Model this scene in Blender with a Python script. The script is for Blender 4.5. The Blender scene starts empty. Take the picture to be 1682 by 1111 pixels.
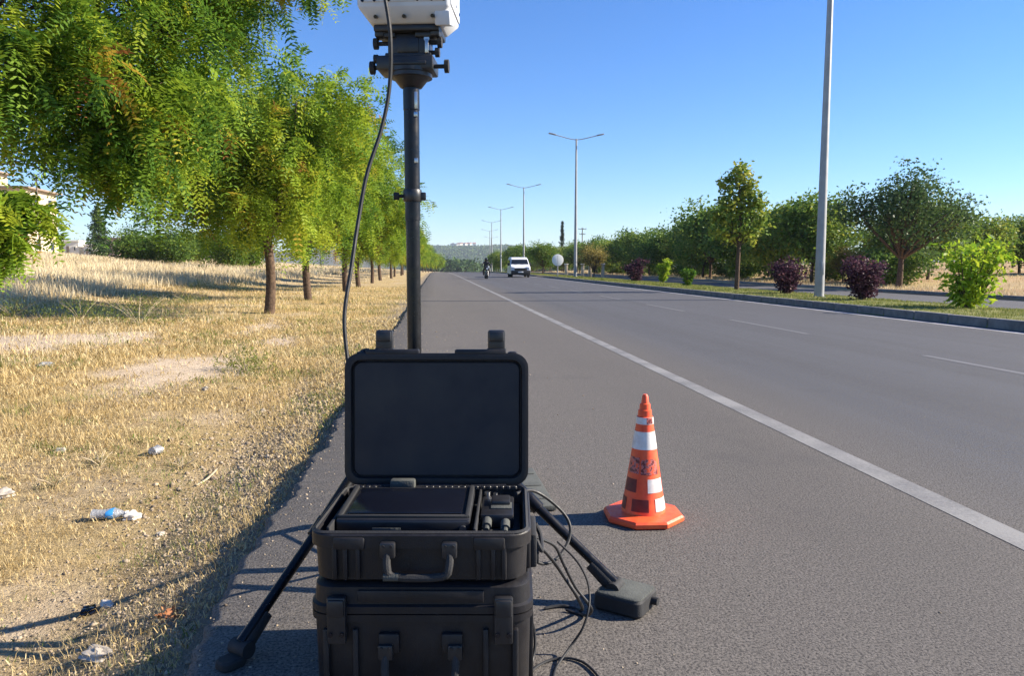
import bpy, bmesh, math, random
import numpy as np
from mathutils import Vector, Matrix

R = math.radians
scene = bpy.context.scene
col = scene.collection

# ------------------------------------------------------------ camera, sky, sun, exposure
H = 1.05                                   # camera height above the road
FPX = 1250.0                               # focal length in photo pixels (photo is 1682 wide)
PITCH = math.atan(.0956)
YAW = math.atan(.1008 * math.cos(PITCH))
cd = bpy.data.cameras.new("camera"); cam = bpy.data.objects.new("camera", cd); col.objects.link(cam)
cam.location = (0, 0, H)
cam.rotation_euler = (math.pi / 2 - PITCH, 0, -YAW)
cd.sensor_width = 36; cd.lens = 36 * FPX / 1682
cd.clip_start = .05; cd.clip_end = 12000
scene.camera = cam

SUN_EL, SUN_AZ = 29.0, 91.0                # azimuth clockwise from +Y
world = bpy.data.worlds.new("World"); scene.world = world; world.use_nodes = True
wn = world.node_tree.nodes; wl = world.node_tree.links
sky = wn.new('ShaderNodeTexSky'); sky.sky_type = 'NISHITA'; sky.sun_disc = False
sky.sun_elevation = R(SUN_EL); sky.sun_rotation = R(SUN_AZ)
sky.altitude = 0; sky.air_density = 1.0; sky.dust_density = .05; sky.ozone_density = 7.0
wn['Background'].inputs['Strength'].default_value = .087
hs = wn.new('ShaderNodeHueSaturation'); hs.inputs['Saturation'].default_value = 1.13; hs.inputs['Hue'].default_value = .508
wl.new(sky.outputs[0], hs.inputs['Color']); wl.new(hs.outputs[0], wn['Background'].inputs['Color'])
sd = bpy.data.lights.new("sun", 'SUN'); sun = bpy.data.objects.new("sun", sd); col.objects.link(sun)
sd.energy = 5.0; sd.angle = R(.5); sd.color = (1, .9, .76)
sun.rotation_euler = (0, R(90 - SUN_EL), R(90 - SUN_AZ)); sun.location = (30, 0, 20)
scene.view_settings.view_transform = 'Standard'; scene.view_settings.look = 'None'
scene.view_settings.exposure = 1.25; scene.view_settings.gamma = 1.0
scene.view_settings.use_curve_mapping = False
scene.cycles.max_bounces = 6; scene.cycles.transparent_max_bounces = 6

_f = Vector((math.sin(YAW) * math.cos(PITCH), math.cos(YAW) * math.cos(PITCH), -math.sin(PITCH)))
_r = Vector((math.cos(YAW), -math.sin(YAW), 0)); _u = _r.cross(_f)
def at(px, py, Y):
    d = _f + _r * ((px - 841) / FPX) + _u * ((555.5 - py) / FPX)
    return Vector((0, 0, H)) + d * (Y / d.y)
def on(px, py, z):
    d = _f + _r * ((px - 841) / FPX) + _u * ((555.5 - py) / FPX)
    return Vector((0, 0, H)) + d * ((z - H) / d.z)

# ------------------------------------------------------------ helpers
def tag(o, label=None, cat=None, group=None, kind=None):
    if label: o['label'] = label
    if cat: o['category'] = cat
    if group: o['group'] = group
    if kind: o['kind'] = kind
    return o

def empty(name, loc, rz=0.0, label=None, cat=None, group=None):
    o = bpy.data.objects.new(name, None); col.objects.link(o)
    o.empty_display_size = .1
    o.location = loc; o.rotation_euler = (0, 0, rz)
    return tag(o, label, cat, group)

def link_mesh(name, me, mats, parent=None):
    o = bpy.data.objects.new(name, me); col.objects.link(o)
    for m in (mats if isinstance(mats, (list, tuple)) else [mats]):
        if m: me.materials.append(m)
    if parent: o.parent = parent
    return o

def obj(name, bm, mats, parent=None, smooth=True, angle=35):
    bmesh.ops.recalc_face_normals(bm, faces=bm.faces[:])
    if smooth:
        for f in bm.faces: f.smooth = True
        for e in bm.edges:
            if len(e.link_faces) == 2 and e.calc_face_angle(0) > R(angle): e.smooth = False
    me = bpy.data.meshes.new(name); bm.to_mesh(me); bm.free()
    return link_mesh(name, me, mats, parent)

def copy_tree(o, parent=None):
    c = o.copy(); col.objects.link(c)
    if parent: c.parent = parent
    for ch in list(o.children): copy_tree(ch, c)
    return c

def np_mesh(name, V, F, tone=None):
    V = np.asarray(V, dtype=np.float32); F = np.asarray(F, dtype=np.int32)
    me = bpy.data.meshes.new(name); n, k = F.shape
    me.vertices.add(len(V)); me.vertices.foreach_set('co', V.ravel())
    me.loops.add(n * k); me.loops.foreach_set('vertex_index', F.ravel())
    me.polygons.add(n); me.polygons.foreach_set('loop_start', np.arange(0, n * k, k, dtype=np.int32))
    me.polygons.foreach_set('loop_total', np.full(n, k, dtype=np.int32))
    if tone is not None:
        a = me.attributes.new('tone', 'FLOAT', 'POINT'); a.data.foreach_set('value', np.asarray(tone, dtype=np.float32))
    me.update(calc_edges=True)
    return me

def add_box(bm, c, s, rot=None, bev=0.0, seg=2, mi=0):
    t = bmesh.new(); bmesh.ops.create_cube(t, size=1)
    bmesh.ops.scale(t, vec=s, verts=t.verts)
    if bev: bmesh.ops.bevel(t, geom=t.edges[:], offset=bev, segments=seg, affect='EDGES', profile=.5)
    _join(bm, t, c, rot, mi)
def _join(bm, t, c, rot=None, mi=0):
    M = Matrix.Translation(c)
    if rot is not None: M = M @ (rot if isinstance(rot, Matrix) else Matrix.Rotation(rot, 4, 'Z'))
    bmesh.ops.transform(t, matrix=M, verts=t.verts)
    for f in t.faces: f.material_index = mi
    me = bpy.data.meshes.new('t'); t.to_mesh(me); t.free(); bm.from_mesh(me); bpy.data.meshes.remove(me)
def add_lathe(bm, prof, c=(0, 0, 0), seg=24, rot=None, mi=0, cap=True):
    t = bmesh.new(); rings = []
    for r, z in prof:
        rings.append([t.verts.new((r * math.cos(2 * math.pi * i / seg), r * math.sin(2 * math.pi * i / seg), z)) for i in range(seg)])
    for a, b in zip(rings, rings[1:]):
        for i in range(seg): t.faces.new((a[i], a[(i + 1) % seg], b[(i + 1) % seg], b[i]))
    if cap:
        t.faces.new(rings[0][::-1]); t.faces.new(rings[-1])
    _join(bm, t, c, rot, mi)
def aim(d):
    return Vector(d).to_track_quat('Z', 'Y').to_matrix().to_4x4()
def add_cyl(bm, p0, p1, r, r1=None, seg=16, mi=0):
    p0 = Vector(p0); p1 = Vector(p1); d = p1 - p0
    add_lathe(bm, [(r, 0), (r if r1 is None else r1, d.length)], p0, seg, aim(d), mi)
def add_tube(bm, pts, rad, seg=8, mi=0):
    pts = [Vector(p) for p in pts]; n = len(pts)
    if not isinstance(rad, (list, tuple)): rad = [rad] * n
    rings = []; up = None
    for i, p in enumerate(pts):
        d = (pts[min(i + 1, n - 1)] - pts[max(i - 1, 0)]).normalized()
        if up is None: up = Vector((0, 0, 1)) if abs(d.z) < .9 else Vector((1, 0, 0))
        a = d.cross(up).normalized(); b = a.cross(d).normalized(); up = b
        rings.append([bm.verts.new(p + (a * math.cos(2 * math.pi * k / seg) + b * math.sin(2 * math.pi * k / seg)) * rad[i]) for k in range(seg)])
    for q, w in zip(rings, rings[1:]):
        for k in range(seg): bm.faces.new((q[k], q[(k + 1) % seg], w[(k + 1) % seg], w[k])).material_index = mi
    bm.faces.new(rings[0][::-1]).material_index = mi; bm.faces.new(rings[-1]).material_index = mi
def smooth_path(pts, n=8):
    pts = [Vector(p) for p in pts]; P = [pts[0]] + pts + [pts[-1]]; out = []
    for i in range(1, len(P) - 2):
        a, b, c, d = P[i - 1:i + 3]
        for k in range(n):
            t = k / n
            out.append(.5 * ((2 * b) + (c - a) * t + (2 * a - 5 * b + 4 * c - d) * t * t + (3 * b - a - 3 * c + d) * t ** 3))
    out.append(pts[-1]); return out
def add_prism(bm, poly, x0, x1, axis='X', mi=0, bev=0.0):
    t = bmesh.new()
    def P(a, b, w): return (w, a, b) if axis == 'X' else ((a, w, b) if axis == 'Y' else (a, b, w))
    A = [t.verts.new(P(a, b, x0)) for a, b in poly]; B = [t.verts.new(P(a, b, x1)) for a, b in poly]; n = len(poly)
    t.faces.new(A); t.faces.new(B[::-1])
    for i in range(n): t.faces.new((A[i], B[i], B[(i + 1) % n], A[(i + 1) % n]))
    bmesh.ops.recalc_face_normals(t, faces=t.faces[:])
    if bev: bmesh.ops.bevel(t, geom=t.edges[:], offset=bev, segments=2, affect='EDGES', profile=.5)
    _join(bm, t, (0, 0, 0), None, mi)
def rr(w, d, r, n=5):
    out = []
    for sx, sy, a0 in ((1, 1, 0), (-1, 1, 90), (-1, -1, 180), (1, -1, 270)):
        for k in range(n + 1):
            a = R(a0 + 90 * k / n); out.append((sx * (w / 2 - r) + r * math.cos(a), sy * (d / 2 - r) + r * math.sin(a)))
    return out
def add_shell(bm, levels, c=(0, 0, 0), rot=None, mi=0, cap0=True, cap1=True):
    """levels: list of (w, d, r, z) rounded rectangles joined one to the next"""
    t = bmesh.new(); rings = []
    for w, d, r, z in levels: rings.append([t.verts.new((x, y, z)) for x, y in rr(w, d, r)])
    for a, b in zip(rings, rings[1:]):
        n = len(a)
        for i in range(n): t.faces.new((a[i], a[(i + 1) % n], b[(i + 1) % n], b[i]))
    if cap0: t.faces.new(rings[0][::-1])
    if cap1: t.faces.new(rings[-1])
    _join(bm, t, c, rot, mi)

# ------------------------------------------------------------ materials
class NT:
    def __init__(s, name):
        s.m = bpy.data.materials.new(name); s.m.use_nodes = True; s.t = s.m.node_tree
        s.b = s.t.nodes['Principled BSDF']; s.out = s.t.nodes['Material Output']; s.tc = None
    def n(s, typ, **kw):
        x = s.t.nodes.new(typ)
        for k, v in kw.items():
            if k.startswith('i_'): x.inputs[k[2:].replace('_', ' ')].default_value = v
            else: setattr(x, k, v)
        return x
    def l(s, a, b): s.t.links.new(a, b)
    def co(s, scale=(1, 1, 1)):
        if s.tc is None: s.tc = s.n('ShaderNodeTexCoord')
        mp = s.n('ShaderNodeMapping'); mp.inputs['Scale'].default_value = scale
        s.l(s.tc.outputs['Object'], mp.inputs[0]); return mp.outputs[0]
    def noise(s, scale, detail=4, rough=.6, st=(1, 1, 1)):
        x = s.n('ShaderNodeTexNoise'); x.inputs['Scale'].default_value = scale; x.inputs['Detail'].default_value = detail
        x.inputs['Roughness'].default_value = rough; s.l(s.co(st), x.inputs['Vector']); return x.outputs['Fac']
    def ramp(s, fac, stops):
        x = s.n('ShaderNodeValToRGB'); e = x.color_ramp.elements
        while len(e) < len(stops): e.new(.5)
        for el, (p, c) in zip(e, stops): el.position = p; el.color = (*c, 1) if len(c) == 3 else c
        s.l(fac, x.inputs[0]); return x.outputs[0]
    def mix(s, fac, a, b, mode='MIX'):
        x = s.n('ShaderNodeMix', data_type='RGBA', blend_type=mode)
        for v, i in ((fac, 0), (a, 6), (b, 7)):
            if isinstance(v, (int, float)): x.inputs[i].default_value = v
            elif isinstance(v, tuple): x.inputs[i].default_value = (*v, 1)
            else: s.l(v, x.inputs[i])
        return x.outputs[2]
    def mr(s, v, a, b, c=0, d=1):
        x = s.n('ShaderNodeMapRange'); s.l(v, x.inputs[0])
        for i, q in enumerate((a, b, c, d)): x.inputs[i + 1].default_value = q
        return x.outputs[0]
    def bump(s, h, strength, dist=.01):
        x = s.n('ShaderNodeBump'); x.inputs['Strength'].default_value = strength; x.inputs['Distance'].default_value = dist
        s.l(h, x.inputs['Height']); s.l(x.outputs[0], s.b.inputs['Normal'])

def plain(name, c, rough=.5, metal=0.0, var=.15, vs=6, c2=None, bump=0, bs=80, spec=.5):
    t = NT(name); b = t.b
    f = t.noise(vs, 5)
    c2 = c2 or tuple(x * (1 - var * 2) for x in c)
    t.l(t.ramp(f, [(.3, c2), (.65, c)]), b.inputs['Base Color'])
    rf = t.noise(vs * 3, 3); t.l(t.mr(rf, .3, .7, max(0, rough - .1), min(1, rough + .1)), b.inputs['Roughness'])
    b.inputs['Metallic'].default_value = metal; b.inputs['Specular IOR Level'].default_value = spec
    if bump: t.bump(t.noise(bs, 3), bump)
    return t.m

def leaf_mat(name, stops, trans=.4, rough=.5):
    t = NT(name); b = t.b
    a = t.n('ShaderNodeAttribute', attribute_name='tone')
    c = t.ramp(a.outputs['Fac'], stops)
    t.l(c, b.inputs['Base Color']); b.inputs['Roughness'].default_value = rough; b.inputs['Specular IOR Level'].default_value = .1
    tr = t.n('ShaderNodeBsdfTranslucent'); t.l(c, tr.inputs[0])
    mx = t.n('ShaderNodeMixShader'); mx.inputs[0].default_value = trans
    t.l(b.outputs[0], mx.inputs[1]); t.l(tr.outputs[0], mx.inputs[2]); t.l(mx.outputs[0], t.out.inputs[0])
    return t.m

MAT = {}
def asphalt(name, light, dark, blue, lane_x=None):
    t = NT(name); b = t.b
    g = t.noise(120, 3, .7); g2 = t.noise(380, 2, .6); big = t.noise(1.1, 5, .6); streak = t.noise(1.0, 4, .6, (2.2, .03, 1))
    wide = t.noise(1.0, 3, .5, (.9, .05, 1)); base = t.mix(t.mr(wide, .35, .65), tuple(x * 1.1 for x in light), t.mix(t.mr(big, .3, .7), light, tuple(x * .78 for x in light)))
    if lane_x is not None:
        sx = t.n('ShaderNodeSeparateXYZ'); t.l(t.co(), sx.inputs[0])
        base = t.mix(t.mr(sx.outputs[0], lane_x - .1, lane_x + .9), base, t.mix(t.mr(streak, .35, .65), blue, tuple(x * .68 for x in blue)))
    if lane_x is not None: base = t.mix(t.mix(t.mr(sx.outputs[0], 1.5, -.5, 0, .75), (0, 0, 0), t.mr(t.noise(2.2, 5, .65), .25, .6)), base, (.245, .215, .18))
    med = t.noise(28, 4, .7); base = t.mix(t.mr(med, .3, .7), tuple(x * .72 for x in light), base); cc = t.mix(t.mr(g, .36, .56), dark, base)
    cc = t.mix(t.mr(g2, .66, .74, 0, .7), cc, tuple(min(1, x * 1.9) for x in light))
    stain = t.noise(.8, 5, .7); cc = t.mix(t.mr(stain, .56, .68, 0, .3), cc, (.06, .057, .055)); spots = t.noise(5.5, 3, .6); cc = t.mix(t.mr(spots, .68, .74, 0, .4), cc, (.05, .047, .045))
    t.l(cc, b.inputs['Base Color']); b.inputs['Roughness'].default_value = .85; b.inputs['Specular IOR Level'].default_value = .3
    t.bump(g, .55, .006)
    return t.m
MAT['asphalt'] = asphalt('asphalt', (.164, .148, .131), (.036, .033, .031), (.096, .110, .140), 2.3)
MAT['asphalt_far'] = asphalt('asphalt_far', (.14, .135, .135), (.05, .05, .05), (.12, .12, .13))
def paint(name, c, wear):
    t = NT(name); b = t.b
    f = t.noise(60, 4, .75); big = t.noise(2.5, 4)
    w = t.mix(.62, f, big)
    t.l(t.mix(t.mr(w, wear, wear + .2), (.13, .125, .12), c), b.inputs['Base Color']); b.inputs['Roughness'].default_value = .7
    t.bump(f, .4, .004); return t.m
MAT['paint'] = paint('worn_road_paint', (.255, .245, .225), .38)
MAT['paint_faint'] = paint('faint_road_paint', (.19, .186, .186), .52)
MAT['paint_white'] = paint('edge_road_paint', (.46, .44, .42), .33)

def ground_mat():
    t = NT('dry_verge'); b = t.b
    big = t.noise(.55, 6, .65); mid = t.noise(5, 6, .7); fine = t.noise(60, 4, .75); gr = t.noise(140, 3, .8)
    straw = t.mix(t.mr(mid, .3, .7), (.37, .26, .115), (.56, .43, .22))
    soil = t.mix(t.mr(mid, .3, .7), (.40, .30, .19), (.60, .48, .33))
    c = t.mix(t.mr(big, .5, .66), straw, soil)
    ba = t.n('ShaderNodeAttribute', attribute_name='bare'); c = t.mix(ba.outputs['Fac'], c, t.mix(t.mr(mid, .3, .7), (.55, .43, .31), (.74, .60, .45)))
    sx = t.n('ShaderNodeSeparateXYZ'); t.l(t.co(), sx.inputs[0])
    near = t.mr(sx.outputs[0], -1.5, -.85)
    c = t.mix(near, c, t.mix(t.mr(gr, .3, .7), (.17, .135, .095), (.42, .355, .27)))
    c = t.mix(t.mr(fine, .3, .55, .65, 0), c, (.12, .085, .045))
    t.l(c, b.inputs['Base Color']); b.inputs['Roughness'].default_value = .95; b.inputs['Specular IOR Level'].default_value = .1
    t.bump(fine, .9, .03); return t.m
MAT['verge'] = ground_mat()
MAT['median_soil'] = plain('median_soil', (.23, .22, .08), .95, c2=(.13, .15, .045), vs=2, bump=.8, bs=30, spec=.1)
MAT['right_field'] = plain('dry_field', (.50, .38, .2), .95, c2=(.30, .15, .08), vs=.12, bump=.8, bs=10, spec=.1)
MAT['kerb'] = plain('kerb_concrete', (.23, .215, .2), .9, var=.25, vs=5, bump=.4, bs=60)
MAT['hill'] = plain('hill_scrub', (.20, .17, .10), .95, c2=(.04, .055, .03), vs=.012, spec=.1)
MAT['stone'] = plain('stone', (.5, .45, .38), .9, c2=(.25, .22, .18), vs=12, bump=.3)
MAT['straw'] = leaf_mat('straw', [(0, (.13, .085, .03)), (.3, (.38, .26, .095)), (.6, (.63, .475, .22)), (.9, (.78, .64, .37)), (1, (.16, .20, .045))], .3, .7)
MAT['pale_straw'] = leaf_mat('pale_straw', [(0, (.16, .12, .05)), (.35, (.46, .36, .18)), (.65, (.68, .56, .34)), (1, (.82, .72, .5))], .3, .7)
MAT['green_grass'] = leaf_mat('green_grass', [(0, (.05, .075, .02)), (.5, (.13, .17, .035)), (.85, (.26, .27, .06)), (1, (.42, .34, .14))], .3, .6)
LOCUST = [(0, (.035, .09, .018)), (.3, (.09, .185, .024)), (.55, (.23, .335, .03)), (.84, (.40, .43, .035)), (.93, (.46, .31, .045)), (1, (.30, .12, .04))]
MAT['locust'] = leaf_mat('locust_leaves', LOCUST, .45)
MAT['dark_leaf'] = leaf_mat('dark_leaves', [(0, (.035, .065, .03)), (.4, (.075, .13, .045)), (.75, (.13, .2, .05)), (1, (.24, .29, .06))], .3)
MAT['mid_leaf'] = leaf_mat('mid_leaves', [(0, (.045, .09, .022)), (.4, (.10, .18, .034)), (.75, (.2, .28, .042)), (1, (.4, .39, .06))], .35)
MAT['lime_leaf'] = leaf_mat('lime_leaves', [(0, (.06, .14, .022)), (.5, (.22, .36, .026)), (1, (.46, .53, .04))], .45)
MAT['plum_leaf'] = leaf_mat('plum_leaves', [(0, (.025, .013, .02)), (.5, (.085, .036, .058)), (1, (.2, .095, .105))], .3)
MAT['cypress_leaf'] = leaf_mat('cypress_leaves', [(0, (.012, .025, .012)), (1, (.04, .06, .025))], .15)
MAT['yellow_leaf'] = leaf_mat('yellow_leaves', [(0, (.12, .12, .03)), (.5, (.3, .24, .06)), (1, (.45, .36, .14))], .4)
MAT['bark'] = plain('bark', (.14, .095, .065), .95, c2=(.05, .034, .025), vs=14, bump=1, bs=35, spec=.1)
def scuffed(name, c, rough):
    t = NT(name); b = t.b; f = t.noise(9, 5); sc = t.noise(38, 5, .8, (1, 1, .35)); du = t.noise(5, 6, .7)
    k = t.ramp(f, [(.3, tuple(x * .6 for x in c)), (.65, c)]); k = t.mix(t.mr(sc, .62, .72, 0, .55), k, (.05, .047, .045)); k = t.mix(t.mr(du, .5, .75, 0, .35), k, (.06, .053, .044))
    t.l(k, b.inputs['Base Color']); t.l(t.mr(sc, .3, .7, rough - .12, rough + .2), b.inputs['Roughness']); b.inputs['Specular IOR Level'].default_value = .4; t.bump(t.noise(420, 3), .14); return t.m
MAT['black_plastic'] = scuffed('black_case_plastic', (.0125, .0115, .0135), .46)
MAT['black_rubber'] = plain('black_rubber', (.02, .02, .021), .75, bump=.2, bs=300)
MAT['navy_panel'] = plain('navy_lining', (.0045, .006, .0135), .55, var=.1, vs=3, bump=.05, bs=300)
MAT['black_metal'] = plain('black_anodised_tube', (.018, .018, .02), .32, metal=.55, vs=10)
MAT['black_paint'] = plain('black_painted_metal', (.02, .02, .022), .4, vs=10)
MAT['screen'] = plain('dark_glass', (.006, .007, .012), .16, var=.05)
MAT['steel'] = plain('bright_steel', (.6, .6, .6), .3, metal=1)
MAT['grey_paint'] = plain('pale_grey_enamel', (.60, .61, .62), .38, var=.05, vs=8)
MAT['rubber_grey'] = plain('grey_rubber', (.085, .09, .08), .85, var=.2, vs=10, bump=.3, bs=150)  # plain grey; on the tripod foot it stands for a sunlit top
MAT['cable'] = plain('black_cable', (.012, .012, .013), .6, vs=20)
MAT['orange'] = plain('cone_orange', (.98, .135, .035), .5, vs=22, c2=(.82, .08, .028))
MAT['cone_white'] = plain('reflective_white', (.82, .79, .75), .4, vs=26, c2=(.62, .56, .50))
MAT['cone_shaded_red'] = plain('shaded_maroon_sheeting', (.2, .022, .016), .5, var=.2, vs=30)  # red sheeting with the shade of the cone's dark side put into its colour
MAT['lamp_pole'] = plain('galvanised_pole', (.36, .36, .35), .55, metal=.25, vs=3, var=.1)
MAT['white_van'] = plain('white_car_paint', (.75, .76, .77), .25, var=.02)
MAT['car_glass'] = plain('car_glass', (.012, .016, .022), .08, var=.05)
MAT['car_black'] = plain('car_black_trim', (.02, .02, .02), .5)
MAT['headlight'] = plain('headlight_glass', (.7, .72, .74), .1, var=.02)
MAT['tyre'] = plain('tyre', (.016, .016, .016), .85)
MAT['cream_wall'] = plain('cream_render', (.60, .49, .34), .9, var=.05, vs=.6)
MAT['pink_wall'] = plain('pinkish_render', (.52, .37, .29), .9, var=.08, vs=.5)
MAT['white_wall'] = plain('white_render', (.74, .70, .6), .9, var=.05, vs=1)
MAT['roof_brown'] = plain('roof_slab', (.32, .25, .19), .9, vs=2)
MAT['roof_tile'] = plain('roof_tiles', (.36, .15, .09), .9, vs=2)
MAT['window_dark'] = plain('window_dark', (.03, .035, .045), .15)
MAT['wood'] = plain('weathered_wood', (.2, .16, .12), .9, vs=5)
MAT['sign_white'] = plain('sign_white', (.88, .88, .82), .5, var=.02)
MAT['jacket'] = plain('dark_jacket', (.03, .03, .04), .8)
MAT['jeans'] = plain('dark_trousers', (.025, .03, .05), .85)
MAT['skin'] = plain('skin', (.45, .28, .2), .6)
MAT['helmet'] = plain('dark_helmet', (.02, .022, .025), .2)
MAT['pet'] = plain('crumpled_plastic', (.62, .63, .64), .15, var=.12, vs=60, bump=.6, bs=90)
MAT['pet'].node_tree.nodes['Principled BSDF'].inputs['Transmission Weight'].default_value = .5
MAT['blue_label'] = plain('blue_label', (.06, .34, .72), .4)
MAT['paper'] = plain('paper', (.7, .64, .55), .8, vs=30)
MAT['dead_leaf'] = plain('dead_leaf', (.48, .2, .08), .8, c2=(.26, .1, .04), vs=50)
MAT['stick'] = plain('pale_stick', (.52, .42, .27), .9)
# ------------------------------------------------------------ terrain
EDGE, LINE, KERB, MED, OPP = -.68, 2.22, 9.23, 14.3, 20.6
def g(y):                                   # the road falls away beyond a low crest
    y = np.asarray(y, dtype=float)
    q = np.clip(y, 60, 260)
    return -3.7e-5 * (q - 60) ** 2 - .0148 * np.clip(y - 260, 0, 1400)
def s(y):                                   # and bends a little to the right
    y = np.asarray(y, dtype=float)
    q = np.clip(y, 120, 260)
    return .0004 * (q - 120) ** 2 + .112 * np.clip(y - 260, 0, None)
def sm(t): t = np.clip(t, 0, 1); return t * t * (3 - 2 * t)
def wob(x, y):
    return (np.sin(x * 1.3 + y * .7) + np.sin(y * 1.9 - x * .8 + 1) * .6 + np.sin(x * 3.1 + y * 2.7) * .35 + np.sin(x * 6.7 - y * 5.3) * .2)
def T(x, y):
    x = np.asarray(x, dtype=float); y = np.asarray(y, dtype=float)
    u = x - s(y)
    v = np.clip(EDGE - u, 0, None)
    D = .07 + .14 * (1 - sm((y - 2.5) / 8))
    z = -.07 - (D - .04) * np.clip(v / .6, 0, 1) + (D + .02) * sm((v - .8) / 4.5)
    z = z + np.where(v > .3, .022 * wob(x, y) * sm((v - .3) / 1.0), 0)
    rise = np.clip(v - 6.5, 0, None)
    z = z + 3.9 * (1 - np.exp(-rise * .085 / 3.9)) + .12 * sm(rise / 12) * wob(x * .3, y * .3)
    road = (u > EDGE) & (u < KERB + .1)
    z = np.where(road, -.07, z)
    m = (u >= KERB + .1) & (u <= MED)
    mz = .135 - .02 * (u - KERB) - .2 * sm((u - 12.9) / 1.3) + .012 * wob(x * 2, y * 2)
    z = np.where(m, mz, z)
    z = np.where((u > MED) & (u < OPP), -.27, z)
    w = np.clip(u - OPP, 0, None)
    z = np.where(u >= OPP, -.1 + .03 * np.clip(w - 3, 0, 60) + .02 * wob(x, y) + .1 * sm(w / 10) * wob(x * .2, y * .2), z)
    return z + g(y)
def Tz(x, y): return float(T(x, y))

def grid(name, ys, us, zf, mats, mfun=None, shift=True):
    Y, U = np.meshgrid(ys, us, indexing='ij'); X = U + (s(Y) if shift else 0)
    Z = zf(X, Y); V = np.stack([X, Y, Z], -1).reshape(-1, 3); n, m = Y.shape
    i = np.arange(n - 1)[:, None] * m + np.arange(m - 1)[None]
    F = np.stack([i, i + 1, i + m + 1, i + m], -1).reshape(-1, 4)
    me = np_mesh(name, V, F); me.polygons.foreach_set('use_smooth', np.ones(len(F), dtype=bool))
    o = link_mesh(name, me, mats)
    if mfun is not None:
        uc = ((us[:-1] + us[1:]) / 2)[None].repeat(n - 1, 0).reshape(-1)
        me.polygons.foreach_set('material_index', np.array([mfun(q) for q in uc], dtype=np.int32))
    return o
ys = np.concatenate([np.arange(-6, 1, .5), np.arange(1, 14, .09), np.arange(14, 40, .4), np.arange(40, 130, 2), np.arange(130, 420, 8), np.geomspace(420, 1700, 26)])
us = np.concatenate([-np.geomspace(700, 60, 12), -np.arange(57, 14, -2.), -np.arange(14, 5, -.4), -np.arange(5, 1.4, -.09), -np.arange(1.4, EDGE * -1, -.04),
                     [EDGE + .06, 0, LINE, 5.67, KERB + .05, KERB + .101], np.arange(KERB + .4, MED + .1, .3), [MED + .2, 17, OPP - .05], np.arange(OPP + .02, 34, .8), np.geomspace(35, 900, 22)])
def cn(x, y, sc, seed):                      # cheap smooth noise 0..1
    r = np.random.default_rng(seed); v = 0; tot = 0
    for k in range(5):
        f = sc * 1.9 ** k; ph = r.uniform(0, 6.28, 4); an = r.uniform(0, 6.28)
        ca, sa = np.cos(an), np.sin(an); X = x * ca - y * sa; Y = x * sa + y * ca
        v = v + .75 ** k * np.sin(X * f + ph[0] + 1.7 * np.sin(Y * f * .7 + ph[1])) * np.sin(Y * f * 1.1 + ph[2] + 1.3 * np.sin(X * f * .6 + ph[3])); tot += .75 ** k
    return np.clip(.5 + v / tot * 1.1, 0, 1)
ground = grid('ground', ys, us, T, [MAT['verge'], MAT['median_soil'], MAT['right_field']], lambda q: 0 if q < 5 else (1 if q < 17 else 2))
tag(ground, kind='structure')
co_ = np.empty(len(ground.data.vertices) * 3, dtype=np.float32); ground.data.vertices.foreach_get('co', co_); co_ = co_.reshape(-1, 3)
GROUND_BARE = ground.data.attributes.new('bare', 'FLOAT', 'POINT')

def bare(x, y):                             # trodden pale bare patches and the track of the verge
    q = cn(x, y, 2.2, 77)
    a = 1.3 * np.exp(-(((x + 2.7) / .8) ** 2 + ((y - 8.7) / 1.4) ** 2)) + 1.6 * np.exp(-(((y - 11.0 - .3 * (x + 6)) / 1.25) ** 2)) * sm((-3.6 - x) / 1.4) + .9 * np.exp(-(((x + 2.3) / .5) ** 2 + ((y - 11.8) / .9) ** 2)) + .7 * np.exp(-(((x + 3.2) / .5) ** 2 + ((y - 14.5) / 2.5) ** 2))
    a = a + .55 * np.exp(-(((x + 1.55) / .33) ** 2 + ((y - 2.9) / .6) ** 2)) + .5 * np.exp(-(((x + 1.9) / .5) ** 2 + ((y - 6.1) / .6) ** 2))
    return np.clip((a * (.55 + .9 * q) - .25) * 1.7, 0, 1)
GROUND_BARE.data.foreach_set('value', np.where(co_[:, 0] < EDGE, bare(co_[:, 0].astype(float), co_[:, 1].astype(float)), 0).astype(np.float32))
# road sheet with a ragged broken edge on the verge side
rys = np.concatenate([np.arange(-6, 1, .5), np.arange(1, 14, .035), np.arange(14, 40, .15), np.arange(40, 130, 1.), np.arange(130, 420, 6), np.geomspace(420, 1500, 20)])
rg = np.random.default_rng(5)
jag = np.convolve(rg.normal(0, 1, len(rys) + 40), np.ones(9) / 9, 'same')[20:-20] * .045 + rg.normal(0, .006, len(rys))
def road_mesh(name, u0, u1, z0, mat, jl=None, cols=(0,)):
    n = len(rys); sy = s(rys); gy = g(rys) + z0; j = jag if jl else np.zeros(n)
    L = [np.stack([sy + u0 + j - .02, rys, gy - .16], -1), np.stack([sy + u0 + j, rys, gy - .012], -1), np.stack([sy + u0 + j + .03, rys, gy], -1)]
    L += [np.stack([sy + c, rys, gy], -1) for c in cols] + [np.stack([sy + u1, rys, gy], -1)]
    V = np.stack(L, 1); m = V.shape[1]
    i = np.arange(n - 1)[:, None] * m + np.arange(m - 1)[None]
    F = np.stack([i, i + 1, i + m + 1, i + m], -1).reshape(-1, 4)
    o = link_mesh(name, np_mesh(name, V.reshape(-1, 3), F), mat)
    return tag(o, kind='structure')
road_mesh('road', EDGE, KERB + .06, 0, MAT['asphalt'], True, (0, 2.2, 5.6))
road_mesh('opposite_road', MED + .02, OPP, -.2, MAT['asphalt_far'], False, (17,))
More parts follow.
